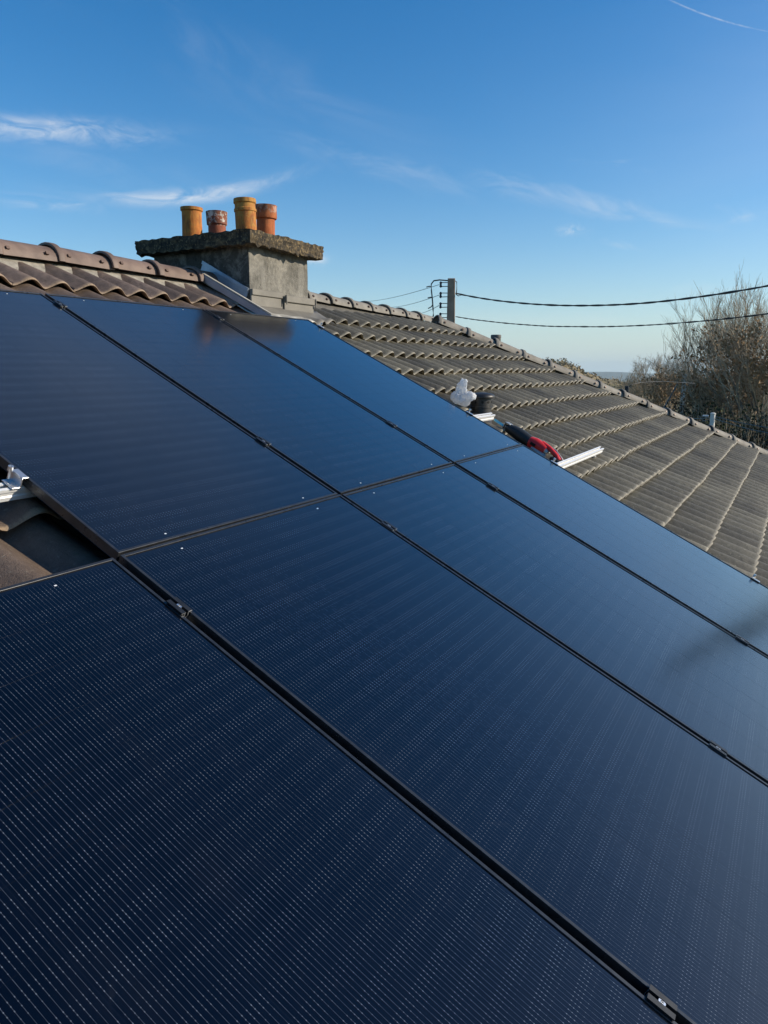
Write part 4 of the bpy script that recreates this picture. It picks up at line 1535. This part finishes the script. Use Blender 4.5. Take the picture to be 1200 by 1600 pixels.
# thin concrete pole with stay, and a short white post
p2 = Vector((42.1, 4.05, GROUND - 0.8))
pl2 = empty('utility_pole', p2, label='thin pale concrete pole with a leaning stay wire, in front of the dark trees', cat='utility pole')
h2 = 0.18 - p2.z
mb = MB()
mb.add([(sx_ * 0.17, sy_ * 0.17, 0) for sx_, sy_ in ((-1, -1), (1, -1), (1, 1), (-1, 1))] + [(sx_ * 0.11, sy_ * 0.11, h2) for sx_, sy_ in ((-1, -1), (1, -1), (1, 1), (-1, 1))],
       [(0, 3, 2, 1), (4, 5, 6, 7), (0, 1, 5, 4), (1, 2, 6, 5), (2, 3, 7, 6), (3, 0, 4, 7)])
mb.build('shaft', M['pale_concrete'], pl2)
mb = MB()
mb.tube([(-0.05, 0.30, h2 - 0.45), (-0.1, 1.15, h2 - 2.3)], 0.045, 6)
mb.build('stay_wire', M['wire'], pl2)
mb = MB()
for k in range(3):
    mb.lathe([(0.03, -0.07), (0.065, 0), (0.03, 0.07)], 8, (-0.02, -0.28, h2 - 0.55 - 0.42 * k))
    mb.box(-0.02, 0.02, -0.27, 0, h2 - 0.56 - 0.42 * k, h2 - 0.54 - 0.42 * k)
mb.build('insulator', M['pale_concrete'], pl2)
mb = MB()
mb.box(-0.03, 0.03, -0.75, 0.85, 2.92 - 0.0, 2.97)
mb.build('cross_arm', M['wire'], pl2)
p3 = Vector((27.34, 1.12, GROUND - 0.5))
pl3 = empty('street_post', p3, label='short white post holding street wires, just over the hip caps', cat='post')
h3 = -1.16 - p3.z
mb = MB()
mb.tube([(0, 0, 0), (0, 0, h3)], [0.10, 0.085], 12)
mb.build('shaft', M['pale_concrete'], pl3, smooth='auto')
mb = MB()
mb.lathe([(0.05, 0), (0.10, 0.015), (0.10, 0.05), (0.05, 0.075), (0.001, 0.08)], 12, (0, 0, h3 - 0.02))
mb.build('post_cap', M['pale_concrete'], pl3, smooth='auto')
mb = MB()
mb.box(-0.04, 0.04, 0.15, 0.34, h3 - 0.085, h3 - 0.035)
mb.build('lamp_head', M['alu_white'], pl3)
GL = 'thin street wires around the short white post'
top3 = Vector((p3.x, p3.y, -1.20))
for q0, q1, sag, lab in ((top3 + Vector((0, 0, -0.02)), Vector((28.0, -5.0, -1.30)), 0.42, 'upper street wire sagging right from the short white post'),
                         (top3 + Vector((0, 0, -0.10)), Vector((28.0, -5.0, -1.52)), 0.50, 'lower street wire sagging right from the short white post'),
                         (top3 + Vector((0, 0, -0.06)), Vector((42.1, 4.75, -1.75)), 0.25, 'street wire from the short white post to the thin pole'),
                         (top3 + Vector((0, 0, -0.02)), Vector((42.1, 3.35, -1.55)), 0.45, 'drooping street wire from the white post to the cross arm')):
    mb = MB()
    mb.tube([p - q0 for p in catenary(q0, q1, sag, 16)], 0.015, 5)
    tag(mb.build('street_wire', M['wire'], None, q0), lab, 'wire', GL)

# ------------------------------------------------------------------ air
mt = D.materials.new('haze')
mt.use_nodes = True
nt = NT(mt.node_tree)
mt.node_tree.nodes.remove(mt.node_tree.nodes['Principled BSDF'])
vol = nt.node('ShaderNodeVolumePrincipled')
vol.inputs['Color'].default_value = (0.80, 0.95, 1.0, 1)
vol.inputs['Density'].default_value = 0.00012
nt.l.new(vol.outputs[0], mt.node_tree.nodes['Material Output'].inputs['Volume'])
mb = MB()
mb.box(-9500, 9500, -9500, 9500, -260, 60)
tag(mb.build('haze', mt), kind='stuff')
